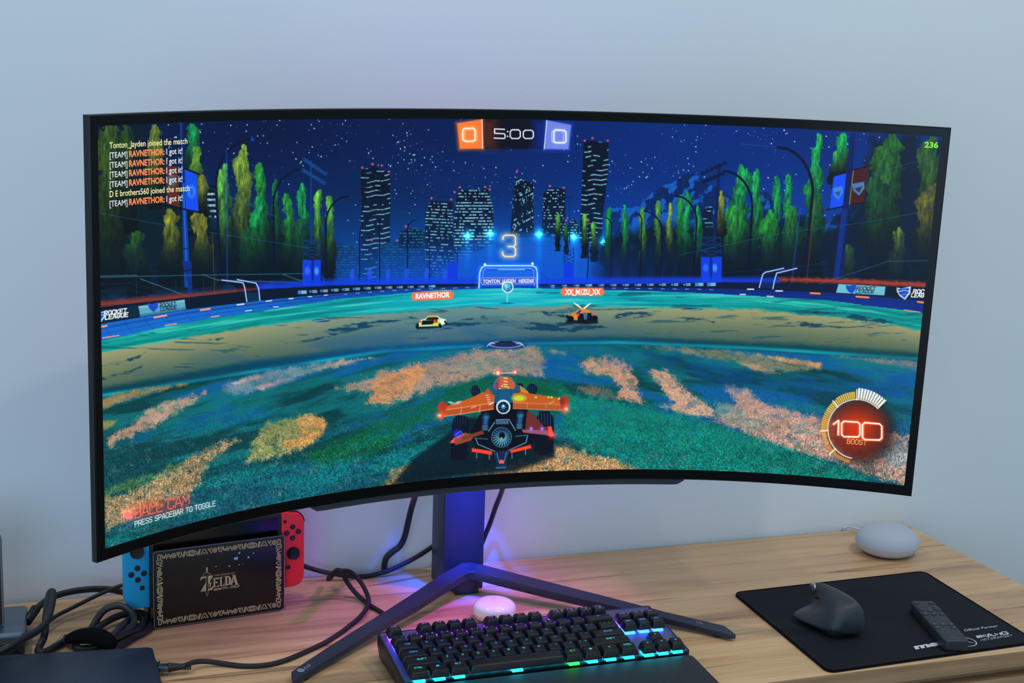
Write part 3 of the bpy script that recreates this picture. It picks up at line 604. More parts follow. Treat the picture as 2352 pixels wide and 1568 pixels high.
    c.poly([(960,745),(966,734),(976,732),(984,725),(1004,724),(1012,730),(1024,733),(1026,742),(1014,748),(962,750)],(200,226,170))
    c.poly([(980,731),(986,726),(1002,726),(1008,731),(1004,735),(978,735)],(14,30,40));c.poly([(985,726),(1002,725),(1004,728),(984,729)],(230,150,40))
    c.poly([(970,736),(1004,735),(1006,744),(968,746)],(8,14,24));c.dot(966,739,2.6,(255,80,50));c.dot(999,737,3,(255,70,50));c.poly([(996,741),(1012,739),(1008,746),(992,747)],(220,220,60));c.poly([(1012,733),(1024,734),(1018,742),(1010,744)],(235,250,240))
    c.line([(960,746),(958,752)],5,(4,10,20));c.line([(1010,745),(1012,750)],6,(4,10,20));c.line([(1022,738),(1025,742)],4,(4,10,20))
    # far car right
    c.poly([(1298,742),(1305,730),(1370,726),(1374,742),(1350,745)],(3,16,34),.9,2)
    c.poly([(1308,726),(1326,712),(1338,707),(1350,710),(1358,718),(1372,730),(1340,736),(1306,734)],(224,134,40))
    c.poly([(1322,720),(1332,711),(1336,714),(1328,722)],(30,60,140));c.poly([(1328,720),(1358,718),(1366,738),(1326,740)],(8,14,30));c.dot(1328,723,2.8,(255,60,40));c.dot(1361,722,2.8,(255,60,40));c.poly([(1339,718),(1350,717),(1348,733),(1342,734)],(60,110,130))
    c.dot(1311,732,7,(4,8,16));c.dot(1366,731,7,(4,8,16));c.dot(1303,727,4,(20,14,50))
    c.poly([(1316,694),(1328,699),(1338,709),(1334,708),(1322,700)],(235,250,240));c.poly([(1359,695),(1348,700),(1338,709),(1343,709),(1354,700)],(235,250,240))
    # ---------------- near car
    c.poly([(900,1112),(950,1052),(1036,990),(1060,960),(1270,960),(1275,1050),(1180,1082),(1050,1092),(960,1106)],(3,20,32),.82,5)
    D=(8,14,30);OR=(198,92,34);OR2=(150,56,34)
    for x,y,rx,ry in ((1092,898,11,13),(1222,894,12,13)):
        c.dot(x,y,rx,(6,16,34),1,1,ry)
        for k in range(4):c.line([(x-8+k*5,y-10),(x-9+k*5,y+8)],1.2,(50,110,160),.6)
    # rear tyres
    c.poly([(1034,1050),(1038,980),(1042,960),(1052,953),(1072,956),(1078,975),(1074,1040),(1066,1056),(1040,1058)],D)
    c.poly([(1228,1040),(1232,960),(1240,944),(1262,944),(1271,960),(1272,1020),(1266,1040),(1240,1046)],D)
    for k in range(5):
        c.line([(1236+k*7,948),(1240+k*6,975)],1.6,(34,84,140),.8);c.line([(1046+k*6,956),(1044+k*6,976)],1.6,(24,64,110),.7)
    # body
    c.poly([(1130,880),(1200,880),(1212,940),(1230,1000),(1218,1030),(1168,1050),(1160,1074),(1140,1074),(1132,1046),(1090,1022),(1080,990),(1110,940)],(5,12,26))
    c.poly([(1100,925),(1122,888),(1134,884),(1130,905),(1112,925)],(186,84,40));c.poly([(1194,884),(1212,898),(1218,906),(1196,904)],(206,130,50))
    c.poly([(1120,890),(1136,878),(1142,900),(1134,908)],(20,90,120));c.poly([(1182,878),(1194,886),(1196,900),(1184,900)],(20,90,120))
    c.poly([(1134,890),(1138,874),(1150,865),(1164,864),(1176,870),(1184,884),(1182,894),(1136,895)],(196,92,60));c.poly([(1134,888),(1138,875),(1146,868),(1146,893),(1136,893)],(110,60,110),.8,3)
    c.line([(1133,888),(1139,872),(1150,864),(1164,863),(1177,869),(1184,882)],1.6,(60,120,170))
    for y in (868,875,882,887):c.line([(1157,y),(1165,y+1)],2,(240,250,160))
    for x,y in ((1153,886),(1148,892),(1168,890)):c.dot(x,y,1.8,(210,240,60))
    c.poly([(1136,893),(1182,893),(1190,908),(1182,925),(1136,925),(1130,908)],(16,88,128));c.line([(1144,896),(1144,922)],1,(8,50,90));c.line([(1172,894),(1176,922)],1,(8,50,90))
    # wings
    c.poly([(1022,934),(1080,914),(1110,900),(1136,907),(1134,940),(1020,957)],OR);c.poly([(1022,941),(1134,926),(1133,938),(1022,955)],(184,80,34));c.line([(1024,941),(1134,925)],1.4,(236,170,130));c.line([(1020,956),(1134,939)],1.4,(236,160,120))
    for x in (1058,1101):c.line([(x,952-(x-1058)*.13),(x+2,936-(x-1058)*.13)],1.5,(230,160,130))
    c.poly([(1178,904),(1196,900),(1288,914),(1288,941),(1178,937)],OR);c.line([(1180,925),(1288,929)],1.4,(220,140,100));c.line([(1178,938),(1290,942)],1.4,(230,150,110));c.poly([(1178,926),(1288,930),(1288,940),(1178,936)],(180,84,40),.8)
    for x in (1210,1253):c.line([(x,924),(x+2,936)],1.5,(220,140,110))
    c.poly([(1003,936),(1013,920),(1028,927),(1018,958),(1012,968),(1014,948)],(176,58,34));c.poly([(1284,914),(1301,906),(1309,920),(1298,940),(1299,956),(1292,940)],(170,60,40));c.poly([(1284,914),(1296,912),(1298,936),(1290,940)],(130,50,40))
    c.dot(1192,914,12,(196,220,50),1,1,6)
    for k in range(18):
        a=k/18*6.283;c.line([(1192+12*np.cos(a),914+6*np.sin(a)),(1192+18*np.cos(a),914+10*np.sin(a))],1.4,(196,220,60),.9)
    for x,y in ((1231,912),(1260,912),(1267,912),(1284,915)):c.dot(x,y,2.6,(196,220,60))
    c.line([(1262,926),(1272,922)],1.6,(196,220,60))
    for k in range(9):
        a=.3+k/8*2.4;c.line([(1044+7*np.cos(a),921+4*np.sin(a)),(1044+17*np.cos(a),921+11*np.sin(a)-3)],1.4,(236,236,225),.9)
    for k in range(4):c.line([(1116+k*1.5,908+k*5),(1122+k*1.5,907+k*5)],1.6,(225,220,225),.9)
    c.line([(1124,929),(1132,924)],2.5,(230,240,250));c.line([(1082,937),(1094,932)],1.5,(220,200,190))
    c.glow(1010,954,11,(220,30,20),1);c.dot(1010,954,4.5,(255,190,160),1,1,3);c.glow(1300,939,11,(220,30,20),1);c.dot(1300,939,4.5,(255,190,160),1,1,3)
    # round turbine at top
    c.poly([(1134,940),(1180,940),(1182,975),(1130,975)],(4,8,20))
    c.dot(1156,934,16.5,(205,230,240));c.dot(1156,935,13,(20,60,90));c.dot(1156,935,11.5,(5,16,34))
    for k in range(8):
        a=k/8*6.283;c.line([(1156+5*np.cos(a),935+5*np.sin(a)),(1156+10*np.cos(a),935+10*np.sin(a))],1.1,(90,150,190),.9)
    c.dot(1156,934,5,(40,140,190));c.dot(1156,932,2.6,(190,235,250))
    # exhausts
    for x,y,s_ in ((1114,978,-1),(1193,974,1)):
        c.line([(x+3,y-24),(x,y)],15,(14,44,84));c.line([(x+3,y-20),(x+1,y-6)],8,(36,90,140));c.dot(x,y+4,8.5,(24,66,112),1,1,7)
        c.dot(x,y+4,7,(6,20,40),1,.6,6)
        for k in range(4):c.line([(x-5,y+k*3),(x+5,y+k*3-.6)],1.2,(120,190,220),.9)
        c.dot(x+2,y-20,8,(60,120,160),.6,2,4)
    c.line([(1122,990),(1140,964),(1169,963),(1184,988)],1.8,(110,170,205));c.poly([(1137,965),(1168,964),(1170,974),(1136,975)],(14,36,64))
    for k in range(8):c.line([(1141+k*3.6,966),(1141+k*3.6,973)],1.4,(120,185,215),.9)
    c.dot(1152,1004,24,(6,18,36));c.line([(1152+22.5*np.cos(a),1004+22.5*np.sin(a)) for a in np.linspace(0,6.283,25)],1.5,(70,130,175))
    for k in range(20):
        a=k/20*6.283;b=.5+.5*np.sin(a);c.line([(1153+8*np.cos(a),1000+9*np.sin(a)),(1152+19*np.cos(a+.25),1004+19*np.sin(a+.25))],2.4,(40+70*b,90+100*b,130+90*b),.95)
    c.dot(1153,1002,6,(3,8,16));c.dot(1152,1006,2.4,(160,190,40))
    c.poly([(1068,993),(1092,999),(1080,1012),(1046,1022),(1040,1006)],(150,70,36));c.poly([(1036,1012),(1044,1006),(1044,1017),(1033,1017)],(250,80,60));c.glow(1050,996,12,(30,30,200),1);c.line([(1044,1000),(1058,990),(1064,998)],2,(80,110,255))
    c.poly([(1060,1004),(1108,988),(1112,996),(1060,1012)],(120,60,34))
    c.poly([(1210,945),(1222,948),(1250,980),(1262,978),(1268,1002),(1206,990)],(110,42,44));c.poly([(1198,986),(1262,988),(1264,1000),(1202,993)],(150,84,110))
    c.glow(1220,984,5,(40,60,240),1);c.glow(1245,984,5,(40,60,240),1);c.dot(1220,984,2,(150,180,255));c.dot(1245,984,2,(150,180,255))
    c.poly([(1258,980),(1266,978),(1273,1001),(1262,1002)],(240,80,60));c.glow(1268,1000,9,(230,20,20),1)
    # tail structure
    c.line([(1092,1006),(1098,1020),(1136,1036),(1142,1072),(1160,1072),(1168,1034),(1208,1016),(1212,1000)],2,(90,150,190))
    c.line([(1092,1006),(1120,1008)],1.6,(60,120,160));c.line([(1184,1002),(1212,999)],1.6,(60,120,160))
    c.poly([(1136,1036),(1168,1034),(1162,1074),(1140,1075)],(14,40,74));c.line([(1141,1040),(1146,1060),(1158,1060),(1163,1038)],1.4,(90,150,190));c.line([(1140,1074),(1161,1073)],4,(40,96,150))
    c.poly([(1146,1064),(1148,1056),(1156,1056),(1158,1064)],(255,96,70))
    for P in ([(1084,1029),(1130,1036),(1130,1044),(1084,1037)],[(1172,1034),(1219,1021),(1220,1029),(1173,1040)]):
        c.poly(P,(200,20,20),.5,6);c.poly(P,(250,70,44))
    for x,y in ((1095,1047),(1124,1050),(1176,1048),(1207,1039)):c.line([(x,y-6),(x,y+4)],2.4,(90,130,170),.9)
    # antenna
    c.line([(1134,857),(1186,856)],1.8,(200,200,205));
    for x,y,r in ((1144,856,7),(1183,854.5,5)):c.glow(x,y,r*1.5,(200,40,30),.9);c.dot(x,y,r,(240,90,70));c.dot(x,y,r*.6,(255,245,235),1,1.5)
    # ---------------- HUD: scoreboard
    c.poly([(1100,273),(1260,276),(1256,342),(1108,342)],(6,8,22),.97,1)
    c.poly([(1106,273),(1140,274),(1140,341),(1106,342)],(150,60,20),.45,14);c.poly([(1225,276),(1258,276),(1254,343),(1225,341)],(10,50,190),.6,14)
    c.poly([(1048,282),(1108,274),(1109,342),(1054,344)],(255,120,40),.8,7);c.poly([(1050,283),(1107,274),(1109,341),(1056,342)],(250,124,50),1,1.2);c.line([(1107,274),(1109,341)],2,(255,235,220))
    c.poly([(1253,276),(1313,286),(1306,345),(1250,343)],(30,80,240),.9,8);c.poly([(1256,276),(1312,287),(1306,343),(1251,342)],(112,132,226),1,1.2);c.line([(1256,276),(1250,342)],2,(220,235,255))
    def box(x0,y0,x1,y1,sk,wd,col,a=1,glow=None,r=4):
        P=[(x0+r,y0),(x1-r,y0-sk),(x1,y0+r-sk),(x1,y1-r),(x1-r,y1),(x0+r,y1+sk*.3),(x0,y1-r),(x0,y0+r)]
        c.line(P,wd,col,a,.7,True,glow)
    box(1068,298,1095,325,1,2,(255,190,140),.8);box(1063,295,1091,324,1,3,(255,245,235),1,(5,(90,60,30),.5))
    box(1267,300,1294,327,0,2,(170,190,245),.8);box(1272,298,1300,328,-1.5,3,(245,250,255),1,(5,(60,60,50),.5))
    for P in ([(1159,297),(1136,296),(1136,306),(1158,307),(1160,309),(1160,316),(1158,318),(1135,317)],):c.line(P,2.6,(240,244,255))
    c.dot(1166,302,1.8,(240,244,255));c.dot(1166,313,1.8,(240,244,255));box(1172,298,1195,318,0,2.6,(240,244,255));box(1202,299,1225,318,0,2.6,(240,244,255))
    c.line([(1155,549),(1156,543),(1161,540),(1180,540),(1184,544),(1184,562),(1179,566),(1168,566),(1179,566),(1184,571),(1184,585),(1179,589),(1160,589),(1155,585),(1154,579)],3.2,(255,228,180),1,.8,glow=(9,(190,120,20),.55))
    # boost dial
    ox,oy=1968,985
    w=c.win(1870,880,2070,1080);d=np.hypot(X[w]-ox,Y[w]-oy);dd=np.hypot(X[w]-(ox+12),Y[w]-(oy+4))
    c.mix(w,(14,12,16),np.exp(-(dd/80)**6)*.9);c.mix(w,(200,44,12),np.clip(1.25-d/62,0,1)**.6*(.9-.25*sst(0,70,d)));c.mix(w,(235,70,10),np.exp(-((X[w]-ox)/60)**2-((Y[w]-oy+12)/32)**2)*.45)
    def P(a,r,sx=1.0):a=np.radians(a);return (ox+r*np.cos(a)*.98,oy-r*np.sin(a))
    n=46
    for k in range(n):
        a=93+(258-93)*k/n;big=1 if k<21 else 0
        r1=86 if a<125 else 84 if a<180 else 82
        r0=70 if a<180 else 73-(a-180)*.01
        if a>215:r1=80;r0=73
        c.poly([P(a,r0),P(a,r1),P(a+2.5,r1),P(a+2.5,r0)],(245,200,70) if a<150 else (240,176,50) if a<205 else (224,140,40),1,.6)
    for k in range(10):
        a=88-k*4.55;c.poly([P(a,70),P(a,94+k*.1),P(a-3.4,94),P(a-3.4,70)],(246,244,236),1,.6)
    c.line([P(a,68) for a in range(44,262,6)],2.2,(250,240,225));c.line([P(a,64) for a in range(190,262,6)],1.2,(150,60,30),.7)
    for a in (90,131,183,222):c.line([P(a,67),P(a,90 if a<100 else 86)],2.4,(250,250,240))
    c.line([P(44,68),P(44,95)],2,(250,250,240))
    def big(dx,dy,col,wd,g=None):
        c.line([(1914+dx,974+dy),(1926+dx,965+dy),(1925+dx,998+dy)],wd,col,1,.7,glow=g)
        box(1933+dx,967+dy,1975+dx,1003+dy,-2,wd,col,1,g,5);box(1981+dx,970+dy,2025+dx,1010+dy,-3,wd,col,1,g,5)
    big(3,2,(245,110,40),2);big(0,0,(255,250,245),3.4,(5,(60,30,10),.6))
    # ball cam glow
    c.glow(295,1183,16,(240,50,40),1.);c.dot(294,1183,7.5,(255,130,110),1,1.5)
    w=c.win(290,1110,470,1210)
    lin=1165-(X[w]-370)*.155
    c.mix(w,(235,70,55),np.exp(-((Y[w]-lin)/20)**4)*sst(290,320,X[w])*sst(455,415,X[w])*.40)
    return np.clip(C,0,255)
# ---------------------------------------------------------------- materials
def wood(name,base,dark,light,sx=1.3,sy=16,cracks=True):
    m=bpy.data.materials.new(name); m.use_nodes=True; nt=m.node_tree; b=nt.nodes['Principled BSDF']; N=nt.nodes.new; K=nt.links.new
    b.inputs['Roughness'].default_value=.42; b.inputs['Specular IOR Level'].default_value=.35
    tc=N('ShaderNodeTexCoord'); mp=N('ShaderNodeMapping'); mp.inputs['Scale'].default_value=(sx,sy,sy); K(tc.outputs['Object'],mp.inputs['Vector'])
    wn=N('ShaderNodeTexNoise'); wn.inputs['Scale'].default_value=2.2; wn.inputs['Detail'].default_value=2; K(tc.outputs['Object'],wn.inputs['Vector'])
    ad=N('ShaderNodeVectorMath'); ad.operation='MULTIPLY_ADD'; ad.inputs[1].default_value=(.5,1.2,.5); K(wn.outputs['Color'],ad.inputs[0]); K(mp.outputs[0],ad.inputs[2])
    n1=N('ShaderNodeTexNoise'); n1.inputs['Scale'].default_value=1.1; n1.inputs['Detail'].default_value=7; n1.inputs['Roughness'].default_value=.62; K(ad.outputs[0],n1.inputs['Vector'])
    r1=N('ShaderNodeValToRGB'); e=r1.color_ramp.elements; e[0].position=.30; e[0].color=L3(*dark); e[1].position=.68; e[1].color=L3(*light)
    x=e.new(.48); x.color=L3(*base); K(n1.outputs['Fac'],r1.inputs[0])
    m2=N('ShaderNodeMapping'); m2.inputs['Scale'].default_value=(sx*6,sy*26,sy*26); K(tc.outputs['Object'],m2.inputs['Vector'])
    n2=N('ShaderNodeTexNoise'); n2.inputs['Scale'].default_value=1; n2.inputs['Detail'].default_value=3; K(m2.outputs[0],n2.inputs['Vector'])
    mx=N('ShaderNodeMix'); mx.data_type='RGBA'; mx.blend_type='MULTIPLY'; mx.inputs[0].default_value=.5; K(r1.outputs[0],mx.inputs[6])
    r2=N('ShaderNodeValToRGB'); e=r2.color_ramp.elements; e[0].position=.32; e[0].color=(.72,.68,.66,1); e[1].position=.6; e[1].color=(1,1,1,1); K(n2.outputs['Fac'],r2.inputs[0]); K(r2.outputs[0],mx.inputs[7])
    last=mx.outputs[2]
    if cracks:
        # thin dark grain lines running along the desk
        m3=N('ShaderNodeMapping'); m3.inputs['Scale'].default_value=(.8,15,15); K(tc.outputs['Object'],m3.inputs['Vector'])
        n3=N('ShaderNodeTexNoise'); n3.inputs['Scale'].default_value=1.; n3.inputs['Detail'].default_value=1.; K(m3.outputs[0],n3.inputs['Vector'])
        s1=N('ShaderNodeMath'); s1.operation='SUBTRACT'; s1.inputs[1].default_value=.5; K(n3.outputs['Fac'],s1.inputs[0])
        s2=N('ShaderNodeMath'); s2.operation='ABSOLUTE'; K(s1.outputs[0],s2.inputs[0])
        r3=N('ShaderNodeValToRGB'); e=r3.color_ramp.elements; e[0].position=0; e[0].color=(1,1,1,1); e[1].position=.010; e[1].color=(0,0,0,1); K(s2.outputs[0],r3.inputs[0])
        n4=N('ShaderNodeTexNoise'); n4.inputs['Scale'].default_value=4.5; n4.inputs['Detail'].default_value=1; K(tc.outputs['Object'],n4.inputs['Vector'])
        r4=N('ShaderNodeValToRGB'); e=r4.color_ramp.elements; e[0].position=.46; e[0].color=(0,0,0,1); e[1].position=.54; e[1].color=(.8,.8,.8,1); K(n4.outputs['Fac'],r4.inputs[0])
        mu=N('ShaderNodeMath'); mu.operation='MULTIPLY'; K(r3.outputs[0],mu.inputs[0]); K(r4.outputs[0],mu.inputs[1])
        m5=N('ShaderNodeMix'); m5.data_type='RGBA'; K(mu.outputs[0],m5.inputs[0]); K(last,m5.inputs[6]); m5.inputs[7].default_value=L3(84,62,50); last=m5.outputs[2]
    K(last,b.inputs['Base Color'])
    bp=N('ShaderNodeBump'); bp.inputs['Strength'].default_value=.08; bp.inputs['Distance'].default_value=.0004; K(n2.outputs['Fac'],bp.inputs['Height']); K(bp.outputs['Normal'],b.inputs['Normal'])
    return m
M_wood=wood('oak_laminate',(200,160,118),(144,108,80),(224,188,142))
M_edge=wood('oak_edge_band',(170,134,98),(136,104,72),(196,160,122),1.3,30,False)
M_wall=mat('painted_plaster',(.70,.76,.80),.9,bump=(260,.25),spec=.2,vscale=3)
M_floor=wood('floor_boards',(120,100,84),(90,74,62),(140,120,100),1.,8)
M_blk=mat('black_glass_bezel',(2,2,3),.3,spec=.2)
M_bside=mat('black_bezel_side',(16,17,20),.45)
M_grey=mat('dark_grey_plastic',(44,47,56),.5,bump=(900,.1))
M_stand=mat('graphite_metal',(44,50,66),.42,.3,bump=(1400,.1))
M_logo=mat('grey_logo_print',(128,138,150),.5)
M_cable=mat('black_cable_rubber',(17,20,26),.5,spec=.5)
M_cable2=mat('black_braided_sleeve',(16,17,22),.62,bump=(2600,.6))
# ---------------------------------------------------------------- room and desk
YW=.292
o=MB().box(-3.2,3.4,YW,YW+.12,-.75,2.55).build('wall_back',M_wall); o['kind']='structure'
o=MB().box(-3.2,3.4,-3.6,YW+.12,-.80,-.75).build('floor',M_floor); o['kind']='structure'
desk=thing('desk','wooden desk with oak laminate top standing against the pale wall','desk',(.0,.04,-.75))
DK=(0,.04,-.75)
A=at(2101,1213);Bq=at(2352,1344.7)
xr=.8003; yf=-.2059; yb=.2836
def dk(mb,name,m): 
    o=mb.build(name,m); o.data.transform(Matrix.Translation((-DK[0],-DK[1],-DK[2]))); o.parent=desk; return o
dk(MB().box(-1.0,xr,yf,yb,-.0215,0,b=.0012,seg=2),'desktop',[M_wood])
dk(MB().box(-1.0+.001,xr-.001,yf-.0015,yf-.0002,-.0210,-.0008),'edge_band',M_edge)
dk(MB().box(xr-.04,xr-.018,yf+.03,yb-.02,-.75,-.0217),'side_panel',M_edge)
dk(MB().box(-.98,-.958,yf+.03,yb-.02,-.75,-.0217),'side_panel',M_edge)
dk(MB().box(-.957,xr-.041,yb-.06,yb-.042,-.45,-.0217),'back_panel',M_edge)
dr=dk(MB().box(.20,xr-.0405,yf+.002,yf+.020,-.20,-.0365,b=.001,seg=1),'drawer_front',M_edge)
dk(MB().box(.19,xr-.0405,yf+.0215,yf+.036,-.22,-.0217),'front_rail',M_edge)
# ---------------------------------------------------------------- monitor
MR,MSW,MSH=.8573564,1.0426*.9935428,.4364*1.0019027
MZ,MYAW,MTILT=.43483822,.00370913,.03611619
RMON=rz(MYAW)@rx(MTILT)
def mon(s,t,d=0.):
    a=s/MR; return np.array([(MR+d)*np.sin(a),-MR+(MR+d)*np.cos(a),t])@RMON.T+np.array([0,0,MZ])
def px2st(x,y):
    o=(CAM-np.array([0,0,MZ]))@RMON; d=ray(x,y)@RMON
    a=d[0]**2+d[1]**2; b=2*(o[0]*d[0]+(o[1]+MR)*d[1]); c=o[0]**2+(o[1]+MR)**2-MR*MR
    t=(-b+math.sqrt(b*b-4*a*c))/(2*a); p=o+t*d
    return MR*math.atan2(p[0],p[1]+MR),p[2]
monitor=thing('monitor','large curved ultrawide monitor on a dark V-shaped stand showing a rocket car football game','monitor',(0.0,.2,0))
MO=(0,.2,0)
def mp(mb,name,m,parent=None,auto=35):
    o=mb.build(name,m,auto=auto); o.data.transform(Matrix.Translation((-MO[0],-MO[1],-MO[2]))); o.parent=parent or monitor; return o
# picture
NS,NT=1900,800
sv=np.linspace(-MSW/2,MSW/2,NS); tv=np.linspace(MSH/2,-MSH/2,NT)
S,T=np.meshgrid(sv,tv)
a_=S/MR; PP=np.stack([MR*np.sin(a_),-MR+MR*np.cos(a_),T],-1)@RMON.T+np.array([0,0,MZ])
q=(PP-CAM)@RM; PX=W/2+F*q[...,0]/-q[...,2]; PY=H/2-F*q[...,1]/-q[...,2]
pic=paint(PX,PY)
colr=np.ones((NS*NT,4),np.float32); colr[:,:3]=lin(pic.reshape(-1,3))
tb=MB()
def scr_text(st,x0,y0,x1,y1,cap,mi,bold=0.,space=1.,lift=.00035,skew=0.):
    """lettering on the picture: baseline end points and cap height taken in the photograph"""
    s0,t0=px2st(x0,y0); s1,t1=px2st(x1,y1); sc,tcc=px2st((x0+x1)/2,(y0+y1)/2-cap); sm,tm=px2st((x0+x1)/2,(y0+y1)/2); ch=tcc-tm
    tb.text(st,lambda u,v:mon(s0+(s1-s0)*u+skew*v*ch,t0+(t1-t0)*u+ch*v,-lift),mi,bold,space=space)
TCOL=[(246,240,176),(238,242,246),(250,140,84),(232,240,244),(10,34,60),(130,238,24),(255,112,92),(240,180,92),(225,232,255)]
rows=[(340.8,'a'),(363.2,'t'),(385.6,'t'),(407.6,'t'),(429.8,'t'),(452.6,'d'),(474.4,'t')]
for k,(y,kd) in enumerate(rows):
    sl=-.060-.0038*k
    Yb=lambda x:y+sl*(x-251)
    if kd=='a': scr_text('Tonton_Jayden joined the match',251,Yb(251),430,Yb(430),13.5,0,.006)
    elif kd=='d': scr_text('D E brothers560 joined the match',251.5,Yb(251),435,Yb(435),13.5,0,.006)
    else:
        scr_text('[TEAM]',251.5,Yb(251),292,Yb(292),13,1,0); scr_text('RAVNETHOR:',296,Yb(296),377.5,Yb(377),13.5,2,.03); scr_text('I got it!',382,Yb(382),418.5,Yb(418),13.5,1,.006)
scr_text('ROCKET',238.5,724,291.5,717.3,9.4,3,0,(1.45,1.9,.12)); scr_text('LEAGUE',240,733.6,295,726.2,9.2,3,0,(1.45,1.9,.12))
scr_text('ROCKET',366,706,404.6,701.4,8.2,4,0,(1.45,1.9,.12)); scr_text('LEAGUE',367,713.6,406.5,709,8,4,0,(1.45,1.9,.12))
scr_text('ROCKET',1966,665.6,2011.5,665.8,7.4,4,0,(1.45,1.9,.12)); scr_text('LEAGUE',1964.5,673,2008.5,673.4,7.2,4,0,(1.45,1.9,.12))
scr_text('ROC',2096,673,2123,673.6,8.6,3,0,(1.45,1.9,.12)); scr_text('LEAG',2092,681.6,2123,682.4,8.2,3,0,(1.45,1.9,.12))
scr_text('TONTON_JAYDEN',1109,650.6,1184,649,8.4,8,.03); scr_text('HERS560',1191,649.4,1226,648.6,8.4,8,.03)
scr_text('RAVNETHOR',954,686,1033,681.6,11,1,.05); scr_text('XX_M1ZU_XX',1297,676.4,1379,675.6,11.5,1,.05)
scr_text('236',2123,338.4,2154.5,339.6,12.6,5,.03)
scr_text('BALL CAM',309,1190,435,1157,23,6,0,(.55,1.1)); scr_text('PRESS SPACEBAR TO TOGGLE',309,1209,495,1160.6,11.4,1,0,(.75,1.5))
scr_text('BOOST',1945,1018,1990,1021.6,10.6,7,0,(.8,1.5))
nv=NS*NT
me=bpy.data.meshes.new('screen')
idx=np.arange(nv,dtype=np.int32).reshape(NT,NS)
qd=np.stack([idx[:-1,:-1],idx[1:,:-1],idx[1:,1:],idx[:-1,1:]],-1).reshape(-1,4)
tv_=np.array(tb.v,np.float32).reshape(-1,3); tf=[list(f) for f in tb.f]
allv=np.vstack([PP.reshape(-1,3),tv_])-np.array(MO); me.vertices.add(len(allv)); me.vertices.foreach_set('co',allv.astype(np.float32).ravel())
tl=[len(f) for f in tf]; loops=np.concatenate([qd.ravel(),np.array([i+nv for f in tf for i in f],np.int32)])
me.loops.add(len(loops)); me.loops.foreach_set('vertex_index',loops)
npoly=len(qd)+len(tf); starts=np.concatenate([np.arange(len(qd))*4,len(qd)*4+np.concatenate([[0],np.cumsum(tl)[:-1]])]).astype(np.int32)
me.polygons.add(npoly); me.polygons.foreach_set('loop_start',starts)
me.polygons.foreach_set('material_index',np.concatenate([np.zeros(len(qd),np.int32),np.array(tb.m,np.int32)+1]))
me.update(calc_edges=True)
ca=me.color_attributes.new('picture','FLOAT_COLOR','POINT'); cc=np.ones((len(allv),4),np.float32); cc[:nv]=colr; ca.data.foreach_set('color',cc.ravel())
m=bpy.data.materials.new('lit_display'); m.use_nodes=True; nt=m.node_tree; b=nt.nodes['Principled BSDF']
b.inputs['Base Color'].default_value=(.004,.004,.005,1); b.inputs['Roughness'].default_value=.35; b.inputs['Specular IOR Level'].default_value=.15
at_=nt.nodes.new('ShaderNodeVertexColor'); at_.layer_name='picture'; nt.links.new(at_.outputs['Color'],b.inputs['Emission Color']); b.inputs['Emission Strength'].default_value=1.
m.cycles.emission_sampling='NONE'; me.materials.append(m)
for k,cc_ in enumerate(TCOL):
    mm=mat('display_lettering_%s'%'abcdefghi'[k],(4,4,5),.4,emit=cc_,es=1.); mm.cycles.emission_sampling='NONE'; me.materials.append(mm)
scr=bpy.data.objects.new('screen',me); COL.objects.link(scr); scr.parent=monitor; scr['label']='lit display showing a night football pitch with a winged orange car'
# bezel: closed ring round the picture with its side wall
bt,bb,bs=.0108,.0132,.0100
SO,TO,BO=MSW/2+bs,MSH/2+bt,-MSH/2-bb
SI,TI,BI=MSW/2-.0002,MSH/2-.0002,-MSH/2+.0002
def ringpts(n=64):
    out=[]
    for k in range(n): u=k/n; out.append(((-SO+2*SO*u,TO),(-SI+2*SI*u,TI)))
    for k in range(10): u=k/10; out.append(((SO,TO+(BO-TO)*u),(SI,TI+(BI-TI)*u)))
    for k in range(n): u=k/n; out.append(((SO-2*SO*u,BO),(SI-2*SI*u,BI)))
    for k in range(10): u=k/10; out.append(((-SO,BO+(TO-BO)*u),(-SI,BI+(TI-BI)*u)))
    return out
RP=ringpts(); e=.0012
def shr(p,k): return (p[0]*(1-k/SO) ,p[1]-math.copysign(k,p[1]-(TO+BO)/2))
prof=[[mon(*i,-.0003) for o_,i in RP],[mon(*shr(o_,e),-.0003) for o_,i in RP],[mon(*o_,.0012) for o_,i in RP],[mon(*o_,.0085) for o_,i in RP],[mon(*shr(o_,.004),.0105) for o_,i in RP]]
mb=MB(); mb.grid([prof[0],prof[1]],0,True); mb.grid(prof[1:3],0,True); mb.grid(prof[2:],1,True)
mp(mb,'bezel',[M_blk,M_bside],auto=30)
# rear shell: thin curved sheet swelling to a hump round the mount
def shell(n=48,mv=22):
    rows=[]
    for j in range(mv+1):
        t=BO+.004+(TO-BO-.008)*j/mv; r=[]
        for i in range(n+1):
            s=-SO+.004+(2*SO-.008)*i/n; hump=.045*np.exp(-(abs(s)/.30)**4-(abs(t)/.165)**6)
            r.append(mon(s,t,.0105+hump))
        rows.append(r)
    return rows
mp(MB().grid(shell()),'rear_shell',M_grey,auto=60)
# strip under the picture
s0=px2st(717,1163)[0]; s1=px2st(1572,1103)[0]
rows=[]
for i in range(61):
    s=s0+(s1-s0)*i/60; k=min(1,min(i,60-i)/1.5+.25); tt=BO-.0078*k
    rows.append([mon(s,BO+.003,.0022),mon(s,tt+.001,.0022),mon(s,tt,.0032),mon(s,tt,.022),mon(s,BO+.003,.024)])
mp(MB().grid(rows,closed=True,caps=True),'lower_trim',M_grey)
